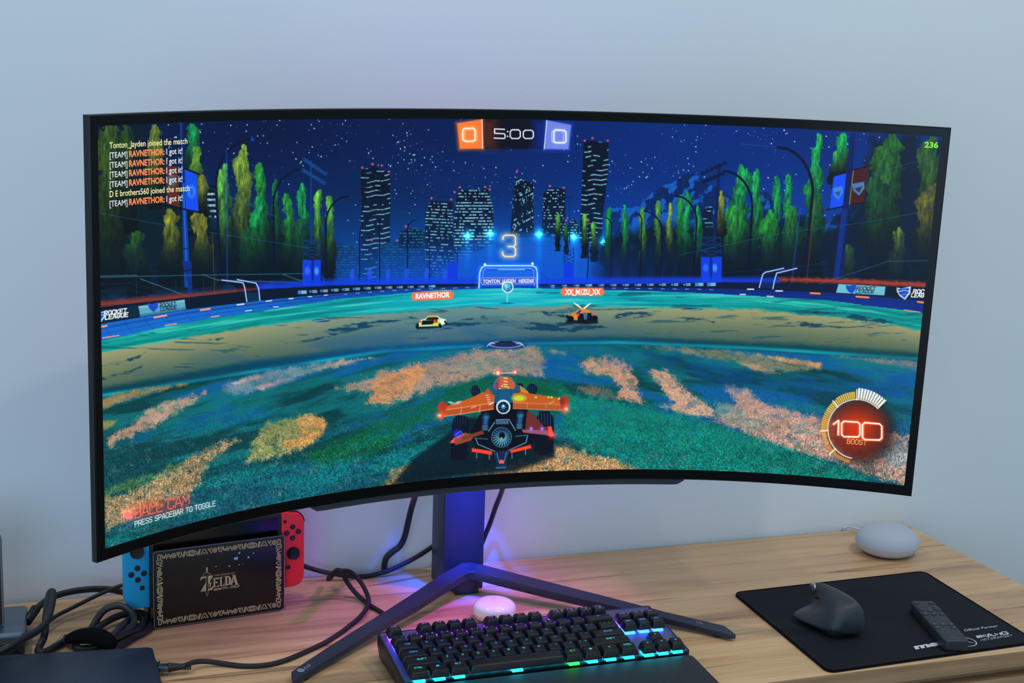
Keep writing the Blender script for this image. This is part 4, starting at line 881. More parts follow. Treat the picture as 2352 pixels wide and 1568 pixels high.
# hexagonal rear lighting round the mount
for k in range(6):
    cl=[(120,40,255),(205,40,235),(205,40,235),(150,50,255),(20,40,255),(20,50,255)][k]
    a0=math.radians(60*k+2); a1=math.radians(60*k+58); mb=MB(); r=.118
    P=[mon(r*math.cos(a)*1.0,r*math.sin(a),.0595) for a in (a0,a1)]
    mb.tube(P,.0035,8,sub=1); o=mp(mb,'rear_light',mat('rear_light_%d'%k,(200,200,210),.4,emit=cl,es=[10,22,12,8,12,12][k])); o['label']='glowing coloured light bar behind the panel'
# blue lamp added to colour the column; rear lighting's magenta beam onto the desk
def beam(name,loc,tgt,size,power,col,spread):
    o=area(name,loc,tgt,size,power,col,math.radians(spread)); return o
beam('rear_light_beam',(.020,.088,.365),(.018,.183,.12),.02,.6,(.0,.06,1),34)
beam('rear_light_beam',(.125,.078,.430),(-.03,.10,.0),.012,.42,(.58,.03,1),78)
# column, neck and foot
CFy=.183
xl=at(1018.5,1291,Y=CFy)[0]; xr_=at(1110.8,1294,Y=CFy)[0]; yrb=.2405
cz0=.0; mb=MB(); mb.box(xl,xr_,CFy,yrb,0,.49,b=.002); mp(mb,'column',M_stand)
xm=(xl+xr_)/2; mb=MB(); mb.box(-.05,.05,.040,.075,MZ-.05,MZ+.05,b=.006); mb.box(-.012,.042,.07,CFy-.0005,MZ-.035,MZ+.035,b=.006); mp(mb,'neck',M_grey)
def ztop(x,y):
    d=np.clip((y+.06)/.25,0,1); return .0100+.0300*d**1.15
def vpt(x,y):
    z=.02
    for _ in range(12): p=at(x,y,z); z=ztop(p[0],p[1])
    return at(x,y,z)
outer=[(672,1564.6),(669,1542),(686,1530),(748,1489),(806,1452),(900,1393),(960,1354),(1008.5,1321),(1040,1303),(1064.6,1290),(1071,1289),(1080,1290),(1110.5,1296.5),(1180,1315),(1260,1335.5),(1400,1371),(1522,1402.6),(1600,1421),(1663,1435.8),(1690,1455.4)]
inner=[(674,1565.2),(733,1527.5),(794,1490),(875,1439),(917,1413.5),(960,1387.6),(1011,1353.5),(1062,1321),(1074,1314),(1080,1312.3),(1086,1312.3),(1095,1314),(1174,1334.5),(1260,1357),(1400,1389.5),(1480,1408),(1540,1422),(1610,1439),(1675,1455.5),(1688,1456.7)]
mb=MB(); R0=[];
for i,(o_,n_) in enumerate(zip(outer,inner)):
    a=vpt(*o_); b=vpt(*n_); th=.0065+.005*np.clip((a[1]+.06)/.25,0,1)
    if i in (0,19): th=.006
    nrm=(b-a)/np.linalg.norm(b-a); 
    R0.append([a-[0,0,.001],a+nrm*min(.001,.3*np.linalg.norm(b-a)),b-nrm*min(.001,.3*np.linalg.norm(b-a)),b-[0,0,.001],b-[0,0,th],a-[0,0,th]])
mb.grid(R0,closed=True,caps=True)
foot=mp(mb,'stand_foot',M_stand)
zb=.0049
p1=vpt(700,1540); p2=vpt(1655,1443)
mb=MB(); mb.lathe([(.004,0),(.005,.001),(.005,.0045)],16,p1[0],p1[1]); mp(mb,'foot_pad',M_cable); mb=MB(); mb.lathe([(.004,0),(.005,.001),(.005,.0045)],16,p2[0]-.004,p2[1]); mp(mb,'foot_pad',M_cable)
# bracket joining foot and column
mb=MB(); mb.box(xl+.012,xr_-.012,.165,CFy+.002,.0,.030,b=.002); mp(mb,'foot_bracket',M_stand)
# printed marks on the foot
mb=MB()
def onV(x,y,l=.0003): return vpt(x,y)+np.array([0,0,l])
mb.text('LG',quad(onV(700.5,1536.8),onV(714,1529.0),onV(697.5,1532.3)-onV(700.5,1536.8)),0,.03)
c0=onV(691,1540.5); rr=[]; cx_=[c0+np.array([.0044*math.cos(a),.0044*math.sin(a),0]) for a in np.linspace(0,6.283,29)[:-1]]; cx_=[np.array([q[0],q[1],ztop(q[0],q[1])+.0009]) for q in cx_]
mb.add(cx_,[tuple(range(28))],0,False)
mb.add([q+np.array([0,0,.0012]) for q in (c0+np.array([.0005,-.0020,0]),c0+np.array([.0012,-.0020,0]),c0+np.array([.0012,.0022,0]),c0+np.array([.0005,.0022,0]))],[(0,1,2,3)],1,False)
mb_l=mb; mp(mb,'foot_lettering',[M_logo,M_stand]); mb=MB()
a0=onV(1599,1430.4);a1=onV(1647,1440);mb.text('UltraGear',quad(a0,a1,onV(1600,1426.0)-a0),0,.01)
mp(mb,'foot_lettering',[M_logo,M_stand])
# ---------------------------------------------------------------- keyboard
KX,KY,KYAW,KT,KZ=-.1523,-.0238,.00105,.109,.0452; U=.01905
RK=rz(KYAW)@rx(KT)
KW=18.25*U; KD=6.25*U-.25*U
kb=thing('keyboard','black mechanical keyboard with purple, blue and cyan backlit keys','keyboard',(KX+KW/2,KY-KD/2,0))
KO=np.array([KX+KW/2,KY-KD/2,0])
def kk(x,y,z=0.): return RK@np.array([x,y,z])+np.array([KX,KY,KZ])-KO
PL=-.0135   # plate level below the key tops
mg=.0075; yA,yB=mg*.9,-(5.75*U+mg)
case=MB(); n=0
def kcase(x,y,z): return tuple(kk(x,y,z))
# upper plate in local slope, underside on the desk
cr=[(-mg,yB),(KW+mg,yB),(KW+mg,yA),(-mg,yA)]
def rrect(x0,y0,x1,y1,r,n=5):
    P=[]
    for cx,cy,a0 in ((x1-r,y0+r,-90),(x1-r,y1-r,0),(x0+r,y1-r,90),(x0+r,y0+r,180)):
        for k in range(n+1): a=math.radians(a0+90*k/n); P.append((cx+r*math.cos(a),cy+r*math.sin(a)))
    return P
rr=rrect(-mg,yB,KW+mg,yA,.004)
top=[kk(x,y,PL+.0005) for x,y in rr]; rim=[kk(x*(1-0)-0,y,PL-.0005) for x,y in rr]
inn=[kk(x,y,PL+.0005) for x,y in rrect(-mg+.0025,yB+.0025,KW+mg-.0025,yA-.0025,.003)]
inn2=[kk(x,y,PL-.001) for x,y in rrect(-mg+.003,yB+.003,KW+mg-.003,yA-.003,.003)]
low=[]
for x,y in rr:
    p=kk(x,y,PL-.012); low.append(p)
bot=[]
for p in low:
    bot.append(np.array([p[0]*.99,p[1]+(.004 if p[1]<0 else -.004),.0035]))
case.grid([inn,top,rim,low,bot],closed=True); case.add(bot,[tuple(range(len(bot)))])
case.build('case',mat('black_keyboard_case',(18,19,23),.45),kb)
pl=MB(); pl.grid([inn,inn2],closed=True); pl.add(inn2,[tuple(range(len(inn2)))],0,False)
pl.build('top_plate',mat('brushed_black_plate',(92,96,112),.42,.25),kb)
for x in (.03,KW-.03):
    for y,zz in ((.004-KD/2+.0,0),(KD/2-.012,0)):
        mb=MB().box(x-KW/2-.012,x-KW/2+.012,y-.004,y+.004,0,.0042); mb.build('rubber_foot',M_cable,kb)
M_key=mat('black_keycap_plastic',(15,16,20),.42,bump=(1800,.12))
def hexc(c,name,es): return mat(name,(60,60,70),.5,emit=c,es=es)
LEG={'p':hexc((205,110,255),'purple_legend',.95),'v':hexc((140,130,255),'violet_legend',.95),'b':hexc((60,160,255),'blue_legend',.95),'c':hexc((60,220,235),'cyan_legend',.95),'g':hexc((40,230,90),'green_legend',.95)}
for k_ in LEG.values(): k_.cycles.emission_sampling='NONE'
SWM={'p':mat('purple_lit_switch',(60,60,70),.2,emit=(140,50,255),es=9),'v':mat('violet_lit_switch',(60,60,70),.2,emit=(70,70,255),es=8),'b':mat('blue_lit_switch',(60,60,70),.2,emit=(40,90,255),es=8),'c':mat('cyan_lit_switch',(60,60,70),.2,emit=(20,200,225),es=5.5),'g':mat('green_lit_switch',(60,60,70),.2,emit=(20,220,60),es=5.5)}
M_stem=mat('clear_switch_shell',(150,190,200),.15,spec=.6)
def keycap(x,y,w,st,cl,rowi,small=None):
    """x,y centre in units; w width in units"""
    cx,cy=x*U,-y*U; hw=w*U/2-.00045; hd=U/2-.00045
    rise=[.0012,.0006,0,-.0004,-.0002,0][rowi]; ti=[-.0012,-.0010,0,.0004,.001,.0012][rowi]
    zb=PL+.0048; zt=rise
    bm=MB()
    lv=[(0,zb,.0012),(0,zb+.0004,.0012),(.0021,zt-.0012,.0018),(.0024,zt-.0004,.002),(.0029,zt,.0016)]
    rows=[]
    for ins,z,r in lv:
        fy=ins*.9; by=ins*1.05
        R_=rrect(cx-hw+ins,cy-hd+fy+.0006*(ins>0),cx+hw-ins,cy+hd-by,r,3)
        row=[]
        for a,b in R_:
            dz=0
            if z>zt-.002: dz=ti*((b-cy)/hd)
            row.append((a,b,z+dz))
        rows.append(row)
    # slightly dished top
    R_=rows[-1]; cen=[( (p[0]-cx)*.45+cx,(p[1]-cy)*.45+cy,p[2]-(.00045 if w<3 else -.0003)) for p in R_]
    rows.append(cen)
    rows=[[tuple(kk(*p)) for p in r] for r in rows]
    bm.grid(rows,closed=True,caps=True)
    sw_=MATS and None
    zz=zt+.0004
    def tx(s_,x0,x1,y0,capm,mi=1,bold=.012):
        bm.text(s_,lambda u,v:kk(x0+(x1-x0)*u,y0+capm*v,zz+ti*((y0+capm*v-cy)/hd)),mi,bold,space=(.95,1.7))
    yl=cy+hd-.0082; cap=.0026
    if st==' _': bm.box(cx-.011,cx+.011,cy+hd-.0034,cy+hd-.0029,zz,zz+.0001,1,fn=lambda a,b,c:tuple(kk(a,b,c)))
    elif st=='win':
        for i in (0,1):
            for j in (0,1): bm.box(cx-.0022+i*.0018,cx-.0008+i*.0018,yl+j*.0014,yl+.0011+j*.0014,zz-.0001,zz+.0001,1,fn=lambda a,b,c:tuple(kk(a,b,c)))
    elif st in('left','right','up','down','back','dot'):
        ar={'left':[(.0018,.0014),(-.0016,0),(.0018,-.0014),(.0008,0)],'right':[(-.0018,.0014),(.0016,0),(-.0018,-.0014),(-.0008,0)],'up':[(-.0016,-.0012),(0,.0014),(.0016,-.0012),(0,-.0004)],'down':[(-.0016,.0012),(0,-.0014),(.0016,.0012),(0,.0004)],'back':[(-.0022,0),(-.0008,.0011),(-.0008,.0003),(.003,.0003),(.003,-.0003),(-.0008,-.0003),(-.0008,-.0011)],'dot':[(-.0016,0),(0,.001),(.0016,0),(0,-.001)]}[st]
        bm.add([kk(cx+a,yl+.001+b,zz+.0001) for a,b in ar],[tuple(range(len(ar)))],1,False)
    elif st:
        P=st.split(' ')
        if len(P)==2:
            
            gw=lambda s_:sum(max(q[0] for t_ in SG[c_] for q in t_)+.9 for c_ in s_)*cap/6*.8
            tx(P[0],cx-.0046,cx-.0046+gw(P[0]),yl,cap); tx(P[1],cx+.0022,cx+.0022+gw(P[1]),yl,cap)
        else:
            n=len(st); wd_={1:.0026 if st!='I' else .0005,2:.0050,3:.0074,4:.0098,5:.0115}[n]; x0=cx-wd_/2
            tx(st,x0,x0+wd_,yl,cap)
    if small: bm.lathe([(.0014,0),(.0014,.0002)],12,0,0,2,fn=lambda a,b,c:tuple(kk(cx+.0008+a,yl-.0034+b,zz+c)))
    o=bm.build('keycap',[M_key,LEG[cl],M_logo],kb,auto=40)
    if not st or st==' _': o['label']='long space bar'
    # lit switch below
    s_=MB(); n_=1
    for dx in ([0] if w<6 else [0]):
        s_.box(cx+dx-.0070,cx+dx+.0070,cy-.0078,cy+.0070,PL-.0008,PL+.0016,0,.0006,fn=lambda a,b,c:tuple(kk(a,b,c)),seg=1)
        s_.box(cx+dx-.0060,cx+dx+.0060,cy-.0070,cy+.0062,PL+.0016,PL+.0046,1,.0006,fn=lambda a,b,c:tuple(kk(a,b,c)),seg=1)
        s_.box(cx+dx-.0032,cx+dx+.0032,cy-.0079,cy-.0072,PL+.0004,PL+.0040,1,0,fn=lambda a,b,c:tuple(kk(a,b,c)))
    return s_,o
switches=[]
def row(y,rowi,keys,cols):
    x=0
    for it in keys:
        if isinstance(it,(int,float)): x+=it; continue
        st,w=it[0],it[1]; cl=it[2] if len(it)>2 else None
        xc=x+w/2; c=cl or cols(xc)
        s_,o=keycap(xc,y,w,st,c,rowi,small=(st in('F9','F10','F11','F12')))
        switches.append((s_,c,o)); x+=w
k1=lambda L:[(a,1) for a in L]
row(.5,0,[('ESC',1),1]+k1(['F1','F2','F3','F4'])+[.5]+k1(['F5','F6','F7','F8'])+[.5]+k1(['F9','F10','F11','F12']),lambda x:'p')
row(1.75,1,k1(['` ~','1 !','2 @','3 #','4 $','5 %','6 ^','7 &','8 *','9 (','0 )','- _','= +'])+[('back',2),.25]+k1(['INS','HM','PU']),lambda x:'v' if x<3 or x>8 else 'p')
row(2.75,2,[('TAB',1.5)]+k1(list('QWERTYUIOP')+['[ {','] }'])+[('\\ |',1.5),.25]+k1(['DEL','END','PD']),lambda x:'v' if 3<x<9 else 'b')
row(3.75,3,[('CAPS',1.75)]+k1(list('ASDFGHJKL')+['; :',"' \""])+[('ENTER',2.25)],lambda x:'b')
row(4.75,4,[('SHIFT',2.25)]+k1(list('ZXCVBNM')+[', <','. >','/ ?'])+[('SHIFT',2.75),1.25,('up',1)],lambda x:'c' if x<14 else 'c')
row(5.75,5,[('CTRL',1.25),('win',1.25),('ALT',1.25),(' _',6.25),('ALT',1.25,'g'),('win',1.25),('dot',1.25),('CTRL',1.25),.25]+k1(['left','down','right']),lambda x:'c')
for s_,c,o in switches:
    so=s_.build('switch',[SWM[c],SWM[c]],o,auto=30)
wr=thing('wrist_rest','flat black wrist rest along the front edge of the keyboard','wrist rest',(KX+KW/2,KY+yB-.045,0))
WO=np.array([KX+KW/2,KY+yB-.045,0])
wy=KY+yB*math.cos(KT)-.0035
rest=MB(); pts=rrect(KX-mg+.001,wy-.082,KX+KW+mg-.001,wy,.007,6)
def wf(x,y,z): return (x-WO[0],y-WO[1],z*(1-.30*((wy-y)/.082)) )
rest.prism(pts,.0,.0185,0,.002,fn=wf); rest.build('padded_top',mat('black_soft_rest',(24,29,36),.55,bump=(1500,.3)),wr)
# ---------------------------------------------------------------- console dock and console
DX,DY,DYAW=-.3231116,.1605831,.1471087
RD=rz(DYAW); DO=np.array([DX,DY,0.])
def dockpt(x,y,yl=0.):
    """where the sight line through a photograph point meets the dock's plane y=yl (local x, z)"""
    d=ray(x,y)@RD; o=(CAM-DO)@RD; t=(yl-o[1])/d[1]; q=o+t*d; return q[0],q[2]
dock=thing('console_dock','black console dock with gold border pattern and game title on its front','dock',(DX,DY,0),(0,0,DYAW))
M_dk=mat('black_dock_plastic',(14,13,17),.3,spec=.5,bump=(500,.1)); M_gold=mat('faded_gold_print',(190,166,124),.5,vscale=900,var=.25); M_wear=mat('worn_white_edge',(150,150,165),.6)
def xz(mb): return mb
mb=MB(); P=rrect(-.0865,.0015,.0865,.104,.004,5)
mb.prism([(x,z) for x,z in P],-.0035,0,0,.0008,fn=lambda x,z,y:(x,y+.0035-.0035,z))
mb.build('front_panel',[M_dk],dock)
mb=MB(); mb.prism(rrect(-.0855,.0,.0855,.102,.006,5),.028,.052,0,.003,fn=lambda x,z,y:(x,y,z)); mb.build('rear_body',M_dk,dock)
mb=MB(); mb.box(-.083,.083,-.001,.03,.0,.022,b=.002); mb.build('slot_floor',M_dk,dock)
def ribbon(mb,P,w,yl=-.0039,mi=0,closed=False,n=1):
    P=np.asarray(P,float)
    if closed: P=np.vstack([P,P[:1]])
    T=np.gradient(P,axis=0); 
    if closed: T[0]=T[-1]=P[1]-P[-2]
    T/=np.linalg.norm(T,axis=1)[:,None]+1e-12; Nn=np.stack([-T[:,1],T[:,0]],1)*w/2
    a=P+Nn;b=P-Nn; mb.grid([[(q[0],yl,q[1]) for q in a],[(q[0],yl,q[1]) for q in b]],mi)
def circ(cx,cz,r,a0=0,a1=360,n=16,ry=None):
    return [(cx+r*math.cos(math.radians(a0+(a1-a0)*k/n)),cz+(ry or r)*math.sin(math.radians(a0+(a1-a0)*k/n))) for k in range(n+1)]
def motif(mb,L,fn):
    """band of scrolls, arches, rings and eyes; x along the side 0..L, z 0..h"""
    w=.00125; h=.0075; x=0
    seq=['s','u','n','o','v','d','E','d','a','y','o','v','u','n','o','v','d','E','d','a','y','o','s']
    wid={'s':.006,'u':.0065,'n':.0065,'o':.0075,'v':.0075,'d':.005,'E':.015,'a':.0095,'y':.006}
    tot=sum(wid[c] for c in seq); n=len(seq)
    if L<tot*.8: seq=['s','u','n','o','v','d','E','d','a','o','n','y','s']; tot=sum(wid[c] for c in seq)
    k=L/tot
    for c in seq:
        W_=wid[c]*k; c0=x+W_/2; S=[]
        if c=='s': S=[circ(c0,h*.7,h*.25,-60,200),circ(c0,h*.3,h*.25,120,380)]
        elif c=='u': S=[circ(c0,h*.55,W_*.38,180,360),[(c0-W_*.38,h*.55),(c0-W_*.38,h)],[(c0+W_*.38,h*.55),(c0+W_*.38,h)],circ(c0,h*.6,W_*.13,180,360)]
        elif c=='n': S=[circ(c0,h*.45,W_*.38,0,180),[(c0-W_*.38,h*.45),(c0-W_*.42,0)],[(c0+W_*.38,h*.45),(c0+W_*.42,0)],circ(c0,h*.35,W_*.13,0,180)]
        elif c=='o': S=[circ(c0,h*.5,h*.36),circ(c0,h*.5,h*.10)]
        elif c=='v': S=[[(c0-W_*.45,h),(c0-W_*.1,h*.15),(c0+W_*.2,h*.1),(c0+W_*.4,h*.5),(c0+W_*.35,h)],[(c0-W_*.2,h),(c0,h*.5),(c0+W_*.15,h)]]
        elif c=='d': S=[[(c0-W_*.4,0),(c0+W_*.1,h)],[(c0-W_*.05,0),(c0+W_*.42,h)]]
        elif c=='E': S=[circ(c0,h*.5,W_*.46,0,360,24,h*.45),circ(c0,h*.5,W_*.27,0,360,20,h*.2)]
        elif c=='a': S=[[(c0-W_*.5,0),(c0-W_*.12,h*.9),(c0+W_*.12,h*.9),(c0+W_*.5,0)],[(c0-W_*.2,h*.05),(c0,h*.35),(c0+W_*.2,h*.05)]]
        elif c=='y': S=[[(c0-W_*.45,h),(c0,h*.5),(c0+W_*.45,0)],[(c0,h*.5),(c0+W_*.4,h)]]
        for P_ in S: ribbon(mb,[fn(a,b) for a,b in P_],w)
        x+=W_
mb=MB(); h=.0075; q=.0045
motif(mb,.163,lambda a,b:(-.0815+a,.104-q-h+b)); motif(mb,.163,lambda a,b:(-.0815+a,.0015+q+b))
motif(mb,.080,lambda a,b:(-.0865+q+b,.013+a)); motif(mb,.080,lambda a,b:(.0865-q-b,.013+a))
mb.build('border_pattern',M_gold,dock)
def ZP(x,y): return dockpt(440+x/15.68,1280+y/15.68,-.004)
mb=MB()
def zp(P,mi=0,yl=-.0041):
    mb.add([(ZP(*p)[0],yl,ZP(*p)[1]) for p in P],[tuple(range(len(P)))],mi,False)
zp([(298,845),(345,690),(520,675),(620,700),(390,760)]);zp([(520,675),(785,632),(520,1145),(320,1230),(400,1090),(620,700)]);zp([(320,1230),(520,1145),(660,1110),(790,1010),(765,1110),(735,1170)])
zp([(790,740),(850,730),(850,1060),(790,1070)]);zp([(765,738),(985,708),(980,800),(945,762),(850,768)]);zp([(850,870),(935,850),(935,930),(850,905)]);zp([(770,1062),(850,1045),(950,1015),(985,950),(985,1045),(765,1080)])
zp([(1020,700),(1085,690),(1090,1025),(1030,1035)]);zp([(1000,705),(1135,683),(1135,705),(1000,725)]);zp([(1010,1035),(1090,1015),(1150,975),(1188,880),(1185,1010),(1010,1045)])
zp([(1180,680),(1330,655),(1400,700),(1430,800),(1410,930),(1340,990),(1195,1015),(1195,990),(1215,980),(1210,710)]);zp([(1285,700),(1322,712),(1345,800),(1330,930),(1288,955)],1,-.0042)
zp([(1460,640),(1570,615),(1660,930),(1690,950),(1690,965),(1560,985),(1560,960),(1580,950),(1560,880),(1470,895),(1460,960),(1480,975),(1480,985),(1380,990),(1400,970),(1490,660),(1460,660)]);zp([(1515,745),(1545,850),(1485,862)],1,-.0042)
zp([(525,640),(590,640),(600,1230),(555,1400),(512,1230)],1,-.0042)
for P in ([(512,1230),(555,1400),(600,1230)],[(525,640),(512,1230)],[(590,640),(600,1230)],[(550,345),(550,520)],[(415,650),(440,580),(500,545),(600,545),(660,590),(680,640)]):
    ribbon(mb,[ZP(*p) for p in P],.0022 if P[0]==(550,345) else .0006,-.0043)
zp([(640,900),(730,900),(700,960),(690,1050),(640,1060),(650,960)])
def zt(s,x0,y0,x1,y1,cap,b=.01):
    A_=np.array([ZP(x0,y0)[0],-.0042,ZP(x0,y0)[1]]);B_=np.array([ZP(x1,y1)[0],-.0042,ZP(x1,y1)[1]]);C_=ZP(x0,y0-cap); mb.text(s,quad(A_,B_,np.array([0,0,C_[1]-A_[2]])),0,b)
zt('THE LEGEND OF',822,672,1545,578,52);zt('BREATH',805,1195,1268,1112,78,.03);zt('OF THE',1290,1120,1390,1105,42,0);zt('WILD',1395,1108,1722,1050,78,.03)
mb.build('front_lettering',[M_gold,M_dk],dock)
mb=MB(); ribbon(mb,rrect(-.0860,.002,.0860,.1035,.004,6),.0005,-.0038,closed=True); mb.build('worn_rim',M_wear,dock)
mb=MB(); rs=random.Random(5)  # small irregular pale lilac patches on the front panel
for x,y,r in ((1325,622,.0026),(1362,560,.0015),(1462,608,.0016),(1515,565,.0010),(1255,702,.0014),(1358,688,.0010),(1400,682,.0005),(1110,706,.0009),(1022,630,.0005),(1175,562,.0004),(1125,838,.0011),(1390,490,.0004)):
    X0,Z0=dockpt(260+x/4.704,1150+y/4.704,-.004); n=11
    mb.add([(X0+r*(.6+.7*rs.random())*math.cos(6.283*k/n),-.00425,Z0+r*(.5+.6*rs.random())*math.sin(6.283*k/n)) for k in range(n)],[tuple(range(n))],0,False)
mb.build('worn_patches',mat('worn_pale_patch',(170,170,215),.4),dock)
# console
CZ0=.0262
cons=thing('game_console','handheld game console in the dock with blue left and red right controllers','game console',(DX,DY,0),(0,0,DYAW))
CO=.010
cons.location=(RD@np.array([0,CO+.007,CZ0])+DO).tolist(); 
M_tab=mat('console_black_gloss',(9,9,12),.18,spec=.6)
def cp(x,z,y): return (x,y-.007,z-CZ0)
mb=MB(); mb.prism(rrect(-.0865,CZ0,.0865,CZ0+.102,.002,3),.0,.0138,0,.001,fn=cp); mb.build('tablet',[mat('console_black_body',(22,22,26),.5)],cons)
mb=MB(); mb.prism(rrect(-.082,CZ0+.004,.082,CZ0+.098,.002,3),-.0004,.0005,0,0,fn=cp); mb.build('glass_screen',[M_tab],cons)
M_blue=mat('blue_controller_plastic',(0,160,212),.45); M_red=mat('red_controller_plastic',(245,38,52),.45); M_btn=mat('black_button',(18,20,26),.35); M_lt=mat('faint_button_letter',(84,88,104),.5)
def jc(side,M,name,lab,items):
    x0,x1=(.0868,.1186) if side>0 else (-.1186,-.0868); r=.0155
    z0,z1=CZ0-.0002,CZ0+.1025; P=[]
    # outer corners rounded, inner corners square
    C=[]
    xo=x1 if side>0 else x0; xi=x0 if side>0 else x1
    for cz,a0,a1 in ((z1-r,90,0),(z0+r,0,-90)):
        for k in range(11):
            a=math.radians(a0+(a1-a0)*k/10); C.append((xo-side*r+side*r*math.cos(a),cz+r*math.sin(a)))
    P=[(xi,z1)]+C+[(xi,z0)]
    if side<0: P=P[::-1]
    mb=MB(); mb.prism(P,-.0004,.0142,0,.0022,fn=cp,seg=3); o=mb.build(name,M,cons); o['label']=lab
    # shoulder button strip
    mb=MB(); Q=[(xo-side*r+side*(r+.0012)*math.cos(math.radians(a)),z1-r+(r+.0012)*math.sin(math.radians(a))) for a in range(0,100,8)]+[(xi+side*.012,z1+.0012)]
    mb.grid([[cp(x,z,.002) for x,z in Q],[cp(x,z,.015) for x,z in Q],[cp(x-side*.001,z-.0016,.015) for x,z in Q],[cp(x-side*.001,z-.0016,.002) for x,z in Q]],closed=False); mb.build('shoulder_button',M_btn,o)
    for kind,px,py,rr_ in items:
        x,z=dockpt(px,py,CO-.001); 
        if kind=='stick':
            mb=MB(); mb.lathe([(.0088,0),(.0088,.001),(.0055,.0012),(.0052,.005),(.0068,.0056),(.0072,.0068),(.0068,.0078),(.0045,.0074),(0.0001,.0074)],28,0,0,0,fn=lambda a,b,c:cp(x+a,z+b,-.0004-c)); mb.build('thumbstick',M_btn,o)
        elif kind=='plus':
            mb=MB(); mb.box(x-.0024,x+.0024,z-.0009,z+.0009,-.0012,.001,fn=lambda a,b,c:cp(a,b,c)); mb.box(x-.0009,x+.0009,z-.0024,z+.0024,-.0013,.001,fn=lambda a,b,c:cp(a,b,c)); mb.build('plus_button',M_btn,o)
        elif kind=='sq':
            mb=MB(); mb.box(x-.0028,x+.0028,z-.0028,z+.0028,-.0012,.001,b=.0004,fn=lambda a,b,c:cp(a,b,c)); mb.build('capture_button',M_btn,o)
        else:
            mb=MB(); mb.lathe([(rr_,0),(rr_,.0014),(rr_*.85,.0020),(.0001,.0021)],20,0,0,0,fn=lambda a,b,c:cp(x+a,z+b,-.0004-c))
            if kind in 'XYAB':
                mb.text(kind,lambda u,v:cp(x-.0011+.0022*u,z-.0013+.0026*v,-.0028),1,.01)
            mb.build('round_button',[M_btn,M_lt],o)
jc(-1,M_blue,'left_controller','blue controller',[('stick',315,1268,0),('d',315.5,1305,.0036),('d',301.5,1320,.0036),('d',330.5,1316.5,.0036),('d',316.5,1331.5,.0036),('sq',327,1350,0)])
jc(1,M_red,'right_controller','red controller',[('plus',654.8,1198,0),('X',672.5,1209.5,.0034),('Y',658.5,1224,.0034),('A',685.5,1220,.0034),('B',672,1235,.0034),('stick',673,1270,0),('h',662,1302.5,.0030)])
# ---------------------------------------------------------------- cables
def cable(name,label,cat,pts,r,m=None,n=10,extra=None,sub=8,group=None):
    P=[at(*p[:2],z=p[2]) if len(p)==3 else at(p[0],p[1],Y=p[3]) for p in pts]
    mb=MB(); mb.tube(P,r,n,sub=sub)
    if extra: extra(mb,P)
    o=mb.build(name,m or M_cable); origin_to(o,P[0]); tag(o,label,cat,group); return o
c=cable('thick_cable','thick black cable arching from the silver stand to behind the blue controller','cable',[(60,1429,.020),(72,1412,.024),(92,1390,.030),(120,1371,.032),(160,1359,.03),(205,1353,.026),(250,1353,.02),(285,1360,.012),(330,1368,.006)],.0042)
mb=MB(); P=[at(61,1428,.020),at(72,1412,.024),at(83,1397,.028)]; mb.tube(P,lambda t:.0058+.0005*math.sin(t*60),12,sub=14); mb.data=None
o=mb.build('strain_relief',M_cable,c); o.data.transform(Matrix.Translation(-Vector(c.location)))
cable('power_cable','thick black cable rising in a tall narrow loop behind the closed laptop','cable',[(-70,1516,.018),(-20,1502,.026),(20,1485,.034),(58,1464,.037),(90,1445,.037),(108,1425,.040),(116,1400,.048),(121,1375,.056),(121,1359,.060),(114,1363,.058),(109,1390,.048),(105,1420,.036),(104,1447,.024),(100,1466,.014),(91,1484,.007),(88,1496,.0045),(105,1496,.0045),(128,1484,.0045),(152,1470,.005),(172,1459,.010)],.0044)
cable('thin_cable','thin black cable slanting from the blue controller down to the silver stand','cable',[(300,1338,.03),(262,1350,.026),(215,1371,.020),(165,1396,.014),(128,1415,.012),(95,1440,.012),(70,1458,.010),(54,1472,.008),(44,1486,.004),(38,1500,.003),(36,1512,.003)],.0026)
# coiled bundle with a hook-and-loop strap
bund=thing('coiled_cable','coiled black cable bundle held with a hook-and-loop strap below the blue controller','cable',tuple(at(240,1455)))
BO=at(240,1455)
def bt_(pts,r,name,m=M_cable,flat=1.):
    P=[at(*p) for p in pts]; mb=MB(); mb.tube([p-BO for p in P],r,10,sub=8,flat=flat); return mb.build(name,m,bund)
Lp=[(205,1450,.012),(218,1430,.018),(233,1407,.028),(252,1394,.034),(276,1391,.036),(298,1402,.032),(308,1420,.024),(303,1438,.016),(282,1452,.012),(262,1464,.010),(245,1476,.008),(228,1484,.006)]
bt_(Lp,.0044,'coil')
bt_([(200,1452,.010),(228,1438,.014),(262,1418,.018),(296,1407,.018),(325,1408,.014),(338,1418,.010),(330,1432,.007),(305,1446,.006),(280,1460,.006),(258,1474,.006),(240,1486,.005)],.0044,'coil')
bt_([(180,1478,.008),(172,1484,.005),(178,1489,.0045),(196,1489,.0045),(225,1484,.006),(256,1462,.012),(276,1440,.018),(296,1424,.020),(318,1416,.012),(340,1424,.0045),(346,1438,.0045),(330,1452,.0045),(305,1464,.0045),(284,1478,.0045),(262,1490,.0045),(238,1500,.0045)],.0042,'coil')
bt_([(215,1446,.006),(245,1428,.008),(285,1412,.010),(318,1416,.012),(330,1430,.010),(318,1444,.010),(290,1456,.010),(262,1470,.009),(240,1480,.008)],.0040,'coil')
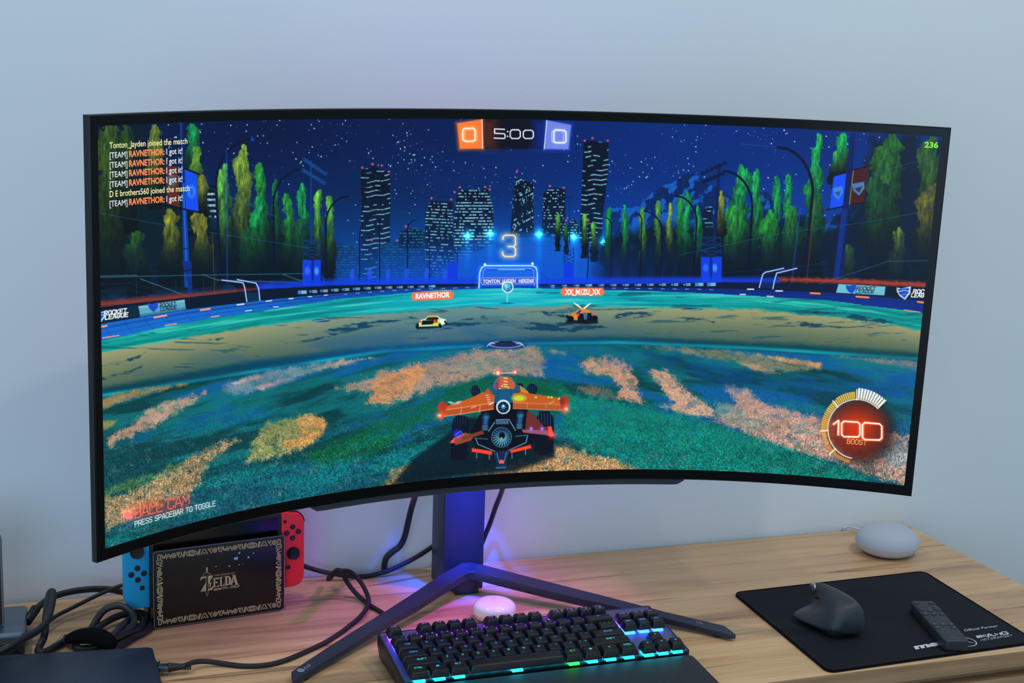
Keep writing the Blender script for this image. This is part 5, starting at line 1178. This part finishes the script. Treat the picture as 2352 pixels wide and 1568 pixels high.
# strap
mb=MB(); P=[at(*p)-BO for p in [(161,1466,.010),(176,1462,.014),(200,1459,.018),(226,1462,.018),(248,1474,.014),(262,1484,.008)]]
mb.tube(P,lambda t:.0105+.0045*math.sin(t*3.1),14,sub=8,flat=.62); mb.build('fastening_strap',mat('black_fleece_strap',(11,12,14),.95,spec=.1,bump=(1600,.8)),bund)
mb=MB(); P=[at(*p)-BO for p in [(150,1468,.008),(158,1467,.009),(170,1465,.011)]]
mb.tube(P,lambda t:.0075,12,sub=6,flat=.75); mb.build('strap_collar',mat('strap_backing',(26,38,46),.7),bund)
cable('wall_cable','black cable sagging along the wall from the red controller to the monitor column','cable',[(690,1296,0,.255),(705,1302,0,.262),(735,1311,0,.265),(770,1318,0,.262),(812,1323,0,.262),(850,1321,0,.262),(890,1311,0,.262),(930,1293,0,.262),(968,1272,0,.262),(1000,1250,0,.262),(1030,1228,0,.262),(1060,1205,0,.262),(1080,1180,0,.262)],.0034)
cable('monitor_cable','thick black cable dropping from the monitor in an S-bend left of the column','cable',[(968,1095,0,.10),(960,1115,0,.16),(953,1140,0,.215),(944,1170,0,.245),(936,1205,0,.258),(929,1233,0,.268),(918,1254,0,.272),(900,1268,0,.274),(888,1280,0,.276),(883,1295,0,.277),(883,1311,0,.277),(882,1325,0,.2775)],.0044)
cable('monitor_cable','black cable running from the monitor down behind the right side of the column','cable',[(1170,1085,0,.12),(1160,1105,0,.18),(1150,1135,0,.225),(1138,1165,0,.25),(1126,1200,0,.262),(1113,1232,0,.268),(1102,1262,0,.272),(1096,1290,0,.274)],.0036)
def arc3(pts): return pts
lc=cable('braided_cable','braided cable looping from the laptop over the wall cable and back under the stand','cable',[(389,1532,.009),(400,1531,.009),(425,1528,.009),(447,1520,.009),(475,1518.5,.007),(510,1523,.004),(560,1529,.003),(610,1527,.003),(655,1516,.003),(705,1495,.003),(752,1472,.003),(795,1443,.003),(828,1415,.004),(845,1390,.006),(845,1370,.010),(834,1345,.018),(820,1326,.028),(806,1314,.036),(790,1310.5,.040),(772,1316,.034),(757,1325,.018),(754,1330,.012),(759,1327,.022),(768,1313,.037),(779,1309,.043),(788,1318,.038),(796,1334,.026),(812,1356,.014),(830,1374,.006),(850,1390,.0035),(872,1403,.003),(900,1422,.003)],.0031,M_cable2)
# plug parts of the braided cable
mb=MB(); A0=at(366,1534,.009);A1=at(381,1533,.009);d=A1-A0;d/=np.linalg.norm(d);n_=np.cross(d,[0,0,1.]);n_/=np.linalg.norm(n_)
def pf(x,y,z): return tuple(A0+d*x+n_*y+np.array([0,0,z])-np.array(lc.location))
mb.box(-.002,.0105,-.0062,.0062,-.0035,.0035,b=.0016,fn=pf); mb.build('plug',mat('steel_plug_shell',(86,98,106),.3,.8),lc)
mb=MB(); mb.tube([pf(.010,0,0),pf(.018,0,0),pf(.026,0,0),pf(.031,0,0)],lambda t:.0058-.0022*min(1,t*1.6),12,sub=6)
for k in range(3): mb.lathe([(.0036,-.0009),(.0044,-.0004),(.0044,.0006),(.0036,.0011)],14,fn=lambda a,b,c:pf(.030+.0026*k+c,a,b))
mb.build('strain_relief',mat('black_cable_boot',(22,22,28),.6),lc)
cable('speaker_cable','thin white cable leaving the back of the round speaker','cable',[(1936,1213,.003),(1942,1210.5,.004),(1952,1210,.006),(1966,1213,.008),(1985,1218,.010)],.0016,mat('white_cable',(200,205,215),.5))
# ---------------------------------------------------------------- laptop, silver stand
LZ=.0185
lp=thing('laptop','closed dark blue-grey laptop cut off by the lower left corner','laptop',tuple(at(180,1540)))
LO=at(180,1540)
c1=at(350,1484.5,LZ)[:2]; c2=at(0,1504,LZ)[:2]; c3=at(372,1568,LZ)[:2]
eb=(c2-c1)/np.linalg.norm(c2-c1); es=(c3-c1)/np.linalg.norm(c3-c1)
def lpt(u,v,z): p=c1+eb*u+es*v; return (p[0]-LO[0],p[1]-LO[1],z)
M_lap=mat('blue_grey_metal_lid',(40,50,68),.42,.4,bump=(2400,.15))
mb=MB(); mb.prism(rrect(.0,.0,.31,.215,.007,6),.0105,LZ,0,.0012,fn=lambda u,v,z:lpt(u,v,z)); mb.build('lid',[M_lap],lp)
mb=MB(); mb.prism(rrect(.001,.003,.309,.214,.007,6),.0015,.0100,0,.0012,fn=lambda u,v,z:lpt(u,v,z)); mb.build('base',[mat('dark_laptop_base',(30,34,44),.45,.3)],lp)
mb=MB(); mb.box(.046,.125,-.0022,.006,.006,LZ-.002,b=.0012,fn=lambda u,v,z:lpt(u,v,z)); mb.build('hinge',[mat('hinge_trim',(52,50,60),.5,.3)],lp)
for u in (.02,.29):
    for v in (.03,.19):
        mb=MB(); mb.lathe([(.005,0),(.005,.002)],12,fn=lambda a,b,c:(lpt(u,v,0)[0]+a,lpt(u,v,0)[1]+b,c)); mb.build('rubber_foot',M_cable,lp)
dg=thing('usb_dongle','tiny black USB dongle with a yellow dot on the edge of the laptop','dongle',tuple(at(366,1517,.009)))
v_=.031
mb=MB(); oo=at(366,1517,.009); f_=lambda u,v,z:(lpt(u,v,z)[0]+LO[0]-oo[0],lpt(u,v,z)[1]+LO[1]-oo[1],z-oo[2])
mb.box(-.0055,.001,.026,.040,.0055,.0125,b=.0006,fn=f_); mb.build('housing',mat('dongle_black',(24,26,30),.5),dg)
mb=MB(); mb.lathe([(.0018,.0125),(.0018,.0128),(.0001,.0128)],14,-.0030,.030,fn=f_); mb.build('logo_dot',mat('yellow_green_dot',(190,200,60),.5),dg)
st=thing('silver_stand','low silver metal stand block with a rounded bright front edge at the left edge','stand',(-.60,.16,0))
SO_=np.array([-.60,.16,0]); M_sil=mat('brushed_silver',(112,122,136),.32,.75,bump=(1500,.1))
e0=at(64,1387,.03);e1=at(58,1452,.03)
ex=(e1-e0)/np.linalg.norm(e1-e0); wx=np.array([-ex[1],ex[0],0])*-1.
if wx[0]>0: wx=-wx
def sp(u,v,z): p=e0+ex*u+wx*v; return (p[0]-SO_[0],p[1]-SO_[1],z)
Ls=np.linalg.norm(e1-e0)
mb=MB(); mb.box(0,Ls,0,.14,.014,.030,b=.0055,fn=sp,seg=5); mb.build('top_tray',M_sil,st)
mb=MB(); mb.box(.004,Ls-.006,.002,.138,.0,.0145,fn=sp); mb.build('dark_base',mat('dark_stand_base',(46,46,46),.6),st)
tb_=thing('upright_device','grey edged upright device standing on the silver block, only its rim in view','device',(0,0,0))
q0=at(2,1440,.030); tb_.location=tuple(q0)
mb=MB(); mb.prism(rrect(-.09,-.001,.0045,.118,.008,6),0,.009,0,.002,fn=lambda a,b,c:(a,c,b)); mb.build('rim',mat('grey_device_rim',(120,122,132),.45,.2),tb_)
mb=MB(); mb.prism(rrect(-.088,.001,.0015,.100,.006,6),-.003,.0,0,.001,fn=lambda a,b,c:(a,c,b)); mb.build('brown_face',mat('dark_brown_face',(60,34,22),.4),tb_)
# ---------------------------------------------------------------- speaker, earbud case
c=at(2036,1268); sk=thing('smart_speaker','pale grey round fabric smart speaker near the back right corner of the desk','speaker',(c[0],c[1],0))
R_=.0485
prof=[(.0001,.0425)]+[(R_*math.cos(a)**.68,.0165+.0260*math.sin(a)**.96) for a in [math.radians(88-88*k/16) for k in range(17)]]
mb=MB(); mb.lathe(prof[::-1]+[],56); mb.build('fabric_top',mat('grey_knit_fabric',(176,184,196),.9,spec=.15,bump=(3200,.5),vscale=2500,var=.12),sk,auto=80)
mb=MB(); mb.lathe([(.028,0),(.034,.0015),(.0408,.0055),(.0455,.0105),(R_-.0004,.0164)],56); mb.build('plastic_base',mat('light_grey_plastic',(196,198,208),.5),sk,auto=80)
c=at(1135,1422); ec=thing('earbud_case','round glossy white earbud case behind the keyboard','earbud case',(c[0],c[1],0))
R_=.0285;hh=.0275
def ep(z0,z1): 
    out=[]
    for k in range(25):
        a=math.radians(-90+180*k/24); r=R_*abs(math.cos(a))**.55; z=hh/2+hh/2*math.copysign(abs(math.sin(a))**.8,math.sin(a))
        if z0<=z<=z1: out.append((max(r,.0001),z))
    return out
M_w=mat('glossy_white_plastic',(236,236,242),.18,coat=.6)
mb=MB(); mb.lathe([(R_*.985,.0098)]+ep(.010,1),56); mb.add([(-.0045,.004,hh+.0001),(.0045,.004,hh+.0001),(.0045,.0050,hh+.0001),(-.0045,.0050,hh+.0001)],[(0,1,2,3)],1,False); mb.build('lid',[M_w,mat('pale_print',(150,150,176),.5)],ec,auto=80)
mb=MB(); mb.lathe([(.012,0)]+ep(.0005,.0097),56); mb.build('lower_shell',M_w,ec,auto=80)
# ---------------------------------------------------------------- mouse pad, mouse, remote
TL=np.array([.3723,.0717,0]);TR=np.array([.6892,.0797,0]);BR_=np.array([.6745,-.1925,0]);BL=np.array([.3572,-.2045,0])
def padf(u,v): return TL*(1-u)*(1-v)+TR*u*(1-v)+BR_*u*v+BL*(1-u)*v
PO=padf(.5,.5)
pad=thing('mouse_pad','black cloth mouse pad with stitched edge and white sponsor lettering','mouse pad',tuple(PO))
pr=rrect(0,0,.318,.276,.012,8)
def pf2(x,y,z): p=padf(x/.318,1-y/.276)-PO; return (p[0],p[1],z)
mb=MB(); mb.prism(pr,0,.0030,0,.0006,fn=pf2); mb.build('cloth_surface',mat('black_pad_cloth',(19,23,31),.85,spec=.2,bump=(2800,.4),vscale=9,var=.22),pad)
mb=MB(); E_=rrect(.0008,.0008,.3172,.2752,.0115,8); n=len(E_)
mb.tube([pf2(x,y,.0026) for x,y in E_+E_[:1]],.0013,8,sub=1); mb.build('stitched_edge',mat('black_edge_binding',(13,13,17),.9,spec=.1,bump=(3000,.8)),pad)
mb=MB(); 
E2=rrect(.0048,.0048,.3132,.2712,.009,10); Q=np.array(E2+E2[:1]); seg=np.r_[0,np.cumsum(np.linalg.norm(np.diff(Q,axis=0),axis=1))]
s=0
while s<seg[-1]-.003:
    a=[np.interp(s,seg,Q[:,k]) for k in (0,1)]; b=[np.interp(s+.0018,seg,Q[:,k]) for k in (0,1)]
    mb.tube([pf2(*a,.0031),pf2(*b,.0031)],.00025,4,sub=1); s+=.0036
mb.build('stitching',mat('dark_red_thread',(88,38,48),.8),pad)
mb=MB(); 
def P3(x,y): return at(x,y,.0031)-PO
def ptx(s,x0,y0,x1,y1,cx,cy,mi=0,b=.01): a=P3(x0,y0); mb.text(s,quad(a,P3(x1,y1),P3(cx,cy)-a),mi,b)
ptx('msi',2103,1490.5,2166,1479,2096,1481.5,0,.05)
ptx('Official Partner',2216,1449.5,2293,1438.5,2213,1445.0,0,0)
mb.text('AMG',quad(P3(2269,1462.5),P3(2319,1455.),P3(2263,1456.6)-P3(2269,1462.5)),0,0,space=(1.15,1.5))
for k in range(5):
    x=2245+k*5; w=4.2-k*.7; y=1465-.15*(x-2245); 
    mb.add([P3(x,y),P3(x+w,y-.6),P3(x+w-4,y-6),P3(x-4,y-5.4)],[(0,1,2,3)],0,False)
mb.text('MOTORSPORT',quad(P3(2253,1471.4),P3(2326,1460.0),P3(2251,1467.9)-P3(2253,1471.4)),0,0,space=(.8,3.))
cc_=P3(2214,1473); rad=np.linalg.norm(P3(2238,1470)-cc_)
ring=[(cc_[0]+rad*math.cos(a),cc_[1]+rad*math.sin(a)) for a in np.linspace(0,6.283,41)]
mb.grid([[(x,y,.0031) for x,y in ring],[(cc_[0]+(x-cc_[0])*.92,cc_[1]+(y-cc_[1])*.92,.0031) for x,y in ring]])
for a in (90,210,330):
    a=math.radians(a-3); dd=np.array([math.cos(a),math.sin(a)]); nn=np.array([-dd[1],dd[0]])*rad*.08; t=cc_[:2]+dd*rad*.92
    mb.add([(cc_[0]-nn[0],cc_[1]-nn[1],.0031),(cc_[0]+nn[0],cc_[1]+nn[1],.0031),(t[0],t[1],.0031)],[(0,1,2)],0,False)
mb.build('printed_lettering',mat('white_pad_print',(200,204,212),.7),pad)
# mouse
MC=np.array([.4395,-.076,.0030]); ang=math.radians(86)
fx_=np.array([math.cos(ang),math.sin(ang),0]); rt_=np.array([math.sin(ang),-math.cos(ang),0])
ms=thing('vertical_mouse','tall black ergonomic vertical mouse with thumb rest on the mouse pad','mouse',tuple(MC))
def mf(a,b,z): z*=.755-2.3*a; a*=.82;b*=.84;p=fx_*a+rt_*b; return (p[0],p[1],z)
SEC=[(-.0575,[(-.012,.013),(-.018,.017),(-.016,.024),(-.012,.031),(-.005,.037),(.003,.041),(.010,.041),(.016,.036),(.020,.027),(.021,.017),(.016,.010),(0,.010)]),
(-.051,[(-.021,.011),(-.028,.015),(-.026,.026),(-.020,.038),(-.011,.046),(.000,.051),(.012,.052),(.021,.046),(.027,.033),(.029,.017),(.024,.008),(0,.008)]),
(-.035,[(-.027,.009),(-.035,.013),(-.031,.026),(-.024,.041),(-.015,.053),(-.005,.060),(.008,.0605),(.021,.053),(.031,.037),(.034,.016),(.028,.007),(0,.007)]),
(-.015,[(-.031,.008),(-.040,.012),(-.034,.024),(-.025,.040),(-.019,.056),(-.010,.066),(.001,.0675),(.017,.059),(.031,.038),(.036,.016),(.03,.006),(0,.006)]),
(.005,[(-.035,.007),(-.046,.011),(-.039,.022),(-.024,.034),(-.020,.054),(-.016,.070),(-.006,.0735),(.011,.064),(.029,.038),(.036,.016),(.030,.006),(0,.006)]),
(.025,[(-.037,.007),(-.050,.011),(-.043,.021),(-.022,.030),(-.016,.052),(-.016,.072),(-.009,.0765),(.007,.065),(.027,.037),(.034,.016),(.028,.006),(0,.006)]),
(.040,[(-.035,.008),(-.046,.012),(-.038,.019),(-.018,.026),(-.013,.047),(-.015,.068),(-.009,.0725),(.004,.061),(.024,.034),(.030,.016),(.024,.007),(0,.007)]),
(.052,[(-.024,.010),(-.032,.013),(-.026,.018),(-.013,.024),(-.010,.040),(-.012,.057),(-.007,.061),(.004,.051),(.018,.030),(.023,.016),(.018,.009),(0,.009)]),
(.059,[(-.012,.014),(-.016,.016),(-.013,.019),(-.007,.023),(-.005,.032),(-.005,.040),(-.002,.043),(.003,.036),(.009,.025),(.012,.017),(.009,.013),(0,.012)])]
def interp_sec(SEC,n):
    A_=np.array([s[0] for s in SEC]); P_=np.array([[[x,z] for x,z in s[1]] for s in SEC]); rows=[]
    full=np.concatenate([A_[:,None,None]*np.ones((len(SEC),12,1)),P_],2)
    # smooth round each ring, then along the length
    ring=[]
    for r in full:
        q=np.vstack([r[-1:],r,r[:2]]); o=[]
        for i in range(1,13):
            p0,p1,p2,p3=q[i-1:i+3]
            for k in range(4):
                t=k/4; o.append(.5*((2*p1)+(-p0+p2)*t+(2*p0-5*p1+4*p2-p3)*t*t+(-p0+3*p1-3*p2+p3)*t**3))
        ring.append(o)
    ring=np.array(ring); cols=[smooth_path(ring[:,k],n) for k in range(ring.shape[1])]
    return np.array(cols).transpose(1,0,2)
G_=interp_sec(SEC,5); mb=MB(); mb.grid([[mf(*p) for p in r] for r in G_],closed=True,caps=True)
M_ms=mat('charcoal_rubber_mouse',(44,50,54),.5,bump=(1500,.25)); mb.build('shell',M_ms,ms,auto=80)
mb=MB(); mb.prism([(x,y) for x,y in rrect(-.042,-.026,.042,.028,.02,6)],0,.010,0,.001,fn=mf); mb.build('glide_base',mat('black_mouse_base',(8,8,10),.6),ms)
mb=MB(); wc=(.040,-.0145,.0640)
mb.lathe([(.0062,-.004),(.0092,-.0036),(.0098,-.002),(.0098,.002),(.0092,.0036),(.0062,.004)],26,fn=lambda a,b,c:mf(wc[0]+a,wc[1]+c*.85-b*.1,wc[2]+b)); mb.build('scroll_wheel',mat('silver_wheel',(170,182,196),.25,.9),ms)
for da,dz in ((.022,.050),(.009,.050)):
    mb=MB(); mb.box(da-.006,da+.006,-.0200,-.0150,dz-.0025,dz+.0025,b=.001,fn=mf); mb.build('side_button',mat('black_side_button',(14,15,18),.3),ms)
# remote
ra=at(2117,1379,.018); rb=at(2199,1471,.018); rl=np.linalg.norm((rb-ra)[:2]); rd=(rb-ra)/np.linalg.norm(rb-ra); rd[2]=0; rw=np.array([-rd[1],rd[0],0])
wl=at(2088,1379,.018);wr_=at(2142,1379,.018); RWD=.0318
RO=(ra+rb)/2; RO[2]=.0031
rm=thing('remote_control','slim black remote control lying diagonally on the right half of the mouse pad','remote control',tuple(RO))
if np.dot(rw,wr_-wl)<0: rw=-rw
def rf(u,v,z): p=ra+rd*u+rw*v-RO; return (p[0],p[1],z)
mb=MB(); mb.prism(rrect(0,-RWD/2,rl,RWD/2,.0045,5),0,.0150,0,.0022,fn=rf,seg=4); M_rm=mat('black_remote_plastic',(33,39,44),.5,bump=(1800,.1)); mb.build('body',M_rm,rm)
M_rb=mat('remote_button_rubber',(40,46,52),.6)
def rbtn(u,v,ru,rv,h=.0009,name='button',glyph=True):
    mb=MB(); N_=24; mb.grid([[rf(u+ru*k_*math.cos(a),v+rv*k_*math.sin(a),.0150+hz) for a in np.linspace(0,2*math.pi,N_+1)[:-1]] for k_,hz in ((1,0),(1,h*.7),(.88,h),(.05,h))],closed=True,caps=True)
    if glyph: mb.add([rf(u-ru*.3,v-rv*.35,.0151+h),rf(u+ru*.3,v-rv*.35,.0151+h),rf(u+ru*.3,v+rv*.35,.0151+h),rf(u-ru*.3,v+rv*.35,.0151+h)],[(0,1,2,3)],1,False)
    return mb.build(name,[M_rb,mat('remote_glyph',(92,102,110),.5)],rm)
k=rl/.150
for u,v in ((.010,-.0105),(.010,.0095),(.040,-.0005),(.0535,-.0115),(.0535,0),(.0535,.0115),(.0925,-.0115),(.0925,0),(.0925,.0105),(.1035,-.0115),(.1035,.0105)): rbtn(u*k,v,.0040,.0042)
rbtn(.030*k,-.0108,.0110,.0046,name='volume_rocker',glyph=False); rbtn(.030*k,.0108,.0110,.0046,name='channel_rocker',glyph=False)
mb=MB(); 
for r0,r1 in ((.0142,.0137),(.0060,.0055)):
    mb.grid([[rf(.0735*k+r0*math.cos(a),r0*math.sin(a),.01505) for a in np.linspace(0,6.2832,41)],[rf(.0735*k+r1*math.cos(a),r1*math.sin(a),.01505) for a in np.linspace(0,6.2832,41)]])
mb.build('direction_ring',mat('ring_groove',(14,17,20),.5),rm)
mb=MB()
for v0,v1 in ((-.0042,-.0018),(-.0006,.0004),(.0012,.0020),(.0028,.0040)): mb.add([rf(.139*k-.0008,v0,.0151),rf(.139*k+.0008,v0,.0151),rf(.139*k+.0008,v1,.0151),rf(.139*k-.0008,v1,.0151)],[(0,1,2,3)],0,False)
mb.build('maker_mark',mat('remote_glyph',(92,102,110),.5),rm)
